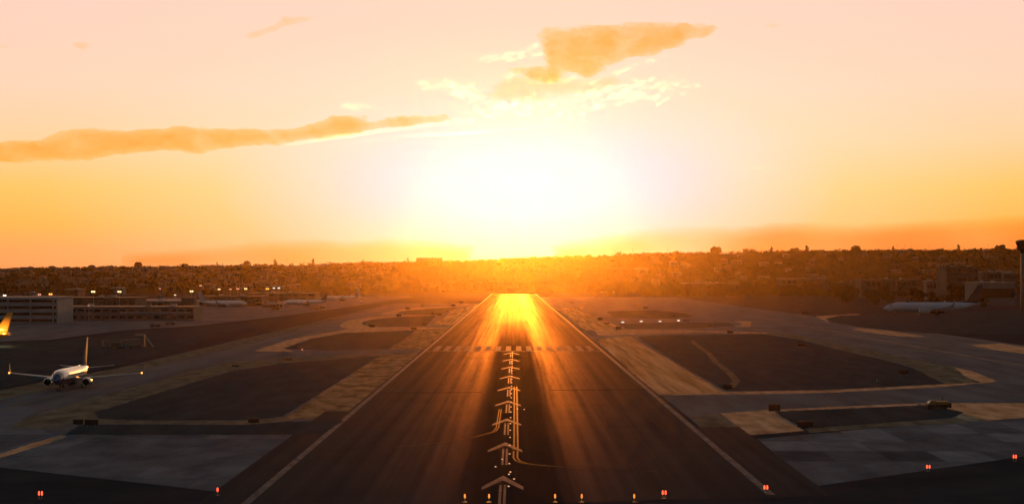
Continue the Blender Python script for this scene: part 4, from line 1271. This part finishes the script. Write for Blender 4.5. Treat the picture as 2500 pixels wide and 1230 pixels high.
def cloud(label, poly, dist, thick, edge, mk, step=4.0, rough=8.0, nscale=.02, seed=1, aspect=2.5, patchy=0.0, power=.8, name='cloud'):
    """closed lens-like cloud body: its outline in the sky at its own distance, thickness growing from zero at the rim"""
    P = np.array(poly, float)
    x0, y0 = P.min(0) - 3 * step - rough; x1, y1 = P.max(0) + 3 * step + rough
    gx_, gy_ = np.arange(x0, x1, step), np.arange(y0, y1, step)
    X, Y = np.meshgrid(gx_, gy_)
    d = inside_dist(X, Y, poly)
    nz = fbm(X * nscale / aspect + seed * 3.1, Y * nscale + seed * 1.7, 5, seed)
    d = d + (nz - .5) * 2 * rough + (fbm(X * .075 + seed, Y * .16, 4, seed + 21) - .5) * min(rough, 9)
    t = np.clip(d / edge, 0, 1) ** power
    if patchy:
        n2 = fbm(X * nscale * 1.6 / aspect + 40, Y * nscale * 1.6 + 7, 5, seed + 5)
        t = t * np.clip((n2 - patchy) * 4, 0, 1.4) ** 1.3
    t = t * thick * np.clip(.45 + 1.3 * (fbm(X * nscale * .45, Y * nscale * .7, 5, seed + 9) - .18), .2, 1.6)
    cell = (t[:-1, :-1] + t[1:, :-1] + t[:-1, 1:] + t[1:, 1:]) > 0
    ids = np.zeros(t.shape, bool)
    ids[:-1, :-1] |= cell; ids[1:, :-1] |= cell; ids[:-1, 1:] |= cell; ids[1:, 1:] |= cell
    vid = -np.ones(t.shape, int); vid[ids] = np.arange(ids.sum()); nv = ids.sum()
    inner = t > 0
    wx = (X - VPX) * dist / FPX; wz = CAM_H - (Y - HOR) * dist / FPX
    front = np.stack([wx[ids], np.full(nv, dist) - t[ids], wz[ids]], 1)
    # rim vertices (t = 0) are shared by the front and back surfaces
    bid = vid.copy(); inn = inner & ids; bid[inn] = nv + np.arange(inn.sum())
    back = np.stack([wx[inn], np.full(inn.sum(), dist) + t[inn], wz[inn]], 1)
    a, b, c, e = vid[:-1, :-1][cell], vid[:-1, 1:][cell], vid[1:, 1:][cell], vid[1:, :-1][cell]
    A, B, C_, E = bid[:-1, :-1][cell], bid[:-1, 1:][cell], bid[1:, 1:][cell], bid[1:, :-1][cell]
    # triangles, so that rim cells never fold
    ff = np.concatenate([np.stack([a, e, c], 1), np.stack([a, c, b], 1), np.stack([A, C_, E], 1), np.stack([A, B, C_], 1)])
    v = np.concatenate([front, back])
    ff = ff[(v[ff[:, 0]] != v[ff[:, 1]]).any(1)]
    o = link_mesh(name, np_mesh('cloud', v, ff, M[mk]))
    tag(o, label, 'cloud', 'clouds in the sunset sky')
    return o


cloud('large orange cloud with flat top at the upper right', [(1308, 92), (1330, 66), (1420, 60), (1560, 57), (1700, 60), (1750, 68), (1720, 92), (1640, 120), (1560, 140), (1480, 172), (1430, 188), (1390, 182), (1350, 200), (1285, 192), (1245, 172), (1325, 152), (1322, 115)], 12000, 280, 20, 'cloud_orange', 2, 15, .06, 2, 3.0)
cloud('long orange cloud streak reaching the left edge', [(-120, 352), (0, 350), (90, 345), (150, 320), (260, 315), (380, 318), (440, 312), (560, 314), (720, 318), (770, 300), (815, 284), (890, 288), (900, 296), (1090, 278), (1105, 290), (900, 320), (760, 342), (640, 358), (540, 366), (480, 378), (430, 366), (330, 374), (200, 390), (60, 394), (-120, 398)], 12500, 250, 10, 'cloud_orange', 2.5, 9, .05, 4, 4.0)
cloud('small orange cloud smudge at the upper left', [(580, 90), (620, 78), (670, 62), (690, 38), (765, 40), (750, 54), (690, 68), (640, 86), (600, 92)], 12000, 130, 12, 'cloud_orange', 2.5, 8, .05, 5, 2)
cloud('tiny orange cloud fleck near the left edge', [(176, 108), (205, 102), (224, 110), (205, 120), (180, 117)], 12000, 120, 8, 'cloud_orange', 2, 4, .06, 6)
cloud('faint cloud fleck cut by the left edge', [(-40, 110), (20, 109), (30, 116), (0, 119), (-40, 118)], 12000, 60, 8, 'cloud_orange', 3, 3, .04, 7)
cloud('faint cloud fleck right of the large orange cloud', [(1856, 62), (1885, 56), (1912, 63), (1885, 69)], 12000, 70, 8, 'cloud_orange', 2.5, 3, .06, 8)
cloud('pale tan cloud veil between the white wisps', [(1170, 235), (1220, 195), (1290, 172), (1420, 190), (1500, 180), (1525, 205), (1440, 232), (1340, 248), (1230, 255)], 12200, 70, 20, 'cloud_orange', 3, 14, .05, 9)
WISP = dict(step=1.8, nscale=.12, aspect=2.3, power=1.0)
cloud('ragged white cloud wisps left above the sun glare', [(1010, 200), (1100, 190), (1160, 205), (1200, 245), (1260, 255), (1240, 290), (1130, 300), (1105, 296), (1150, 268), (1120, 235), (1060, 225)], 11000, 110, 10, 'cloud_white', rough=22, seed=10, patchy=.42, **WISP)
cloud('ragged white cloud wisps right above the sun glare', [(1200, 250), (1330, 230), (1440, 212), (1560, 190), (1640, 186), (1735, 198), (1690, 222), (1600, 252), (1480, 262), (1420, 280), (1440, 305), (1300, 296), (1210, 280)], 11200, 110, 10, 'cloud_white', rough=22, seed=11, patchy=.43, **WISP)
cloud('white wisp fringe left of the large orange cloud', [(1130, 146), (1200, 136), (1250, 122), (1318, 102), (1328, 130), (1300, 146), (1200, 158), (1140, 158)], 11000, 90, 8, 'cloud_white', rough=12, seed=12, patchy=.42, **WISP)
cloud('white wisp flecks under the large orange cloud', [(1200, 185), (1260, 160), (1300, 195), (1400, 180), (1440, 195), (1520, 165), (1560, 150), (1660, 125), (1600, 150), (1500, 190), (1430, 215), (1300, 212)], 11400, 90, 8, 'cloud_white', rough=14, seed=22, patchy=.47, **WISP)
cloud('thin white cloud streak under the long orange cloud', [(690, 352), (800, 333), (930, 314), (1090, 298), (1100, 303), (960, 322), (840, 337), (700, 356)], 11000, 80, 5, 'cloud_white', 2.5, 4, .05, 13, 7, .2)
cloud('second white cloud streak just above the glare', [(830, 344), (960, 334), (1150, 320), (1350, 302), (1420, 303), (1300, 317), (1100, 332), (900, 347)], 11000, 80, 5, 'cloud_white', 2.5, 4, .05, 14, 7, .2)
cloud('small pale wisps above the long orange cloud', [(820, 262), (860, 244), (930, 262), (900, 276), (840, 272)], 11000, 60, 6, 'cloud_white', 2, 8, .08, 15, 3, .42)
cloud('small pale wisps at the upper left of the wisp field', [(890, 140), (970, 136), (975, 145), (960, 166), (895, 162)], 11000, 50, 6, 'cloud_white', 2, 8, .08, 19, 4, .44)
cloud('faint white wisp at the right of the sky', [(1760, 415), (1840, 406), (1915, 408), (1850, 417)], 11000, 60, 6, 'cloud_white', 2.5, 4, .06, 16, 5, .25)
cloud('low hazy cloud bank along the right horizon', [(1350, 600), (1480, 572), (1600, 556), (1740, 549), (1800, 554), (1880, 544), (1970, 540), (2080, 545), (2200, 538), (2340, 530), (2480, 524), (2760, 520), (2760, 660), (1350, 660)], 22000, 900, 30, 'cloud_bank', 9, 6, .012, 17, 3)
cloud('low hazy cloud bank along the horizon left of the sun', [(300, 618), (480, 604), (620, 592), (700, 588), (790, 584), (840, 590), (930, 581), (1040, 586), (1160, 596), (1160, 660), (300, 660)], 22000, 750, 26, 'cloud_bank', 9, 6, .012, 18, 3)
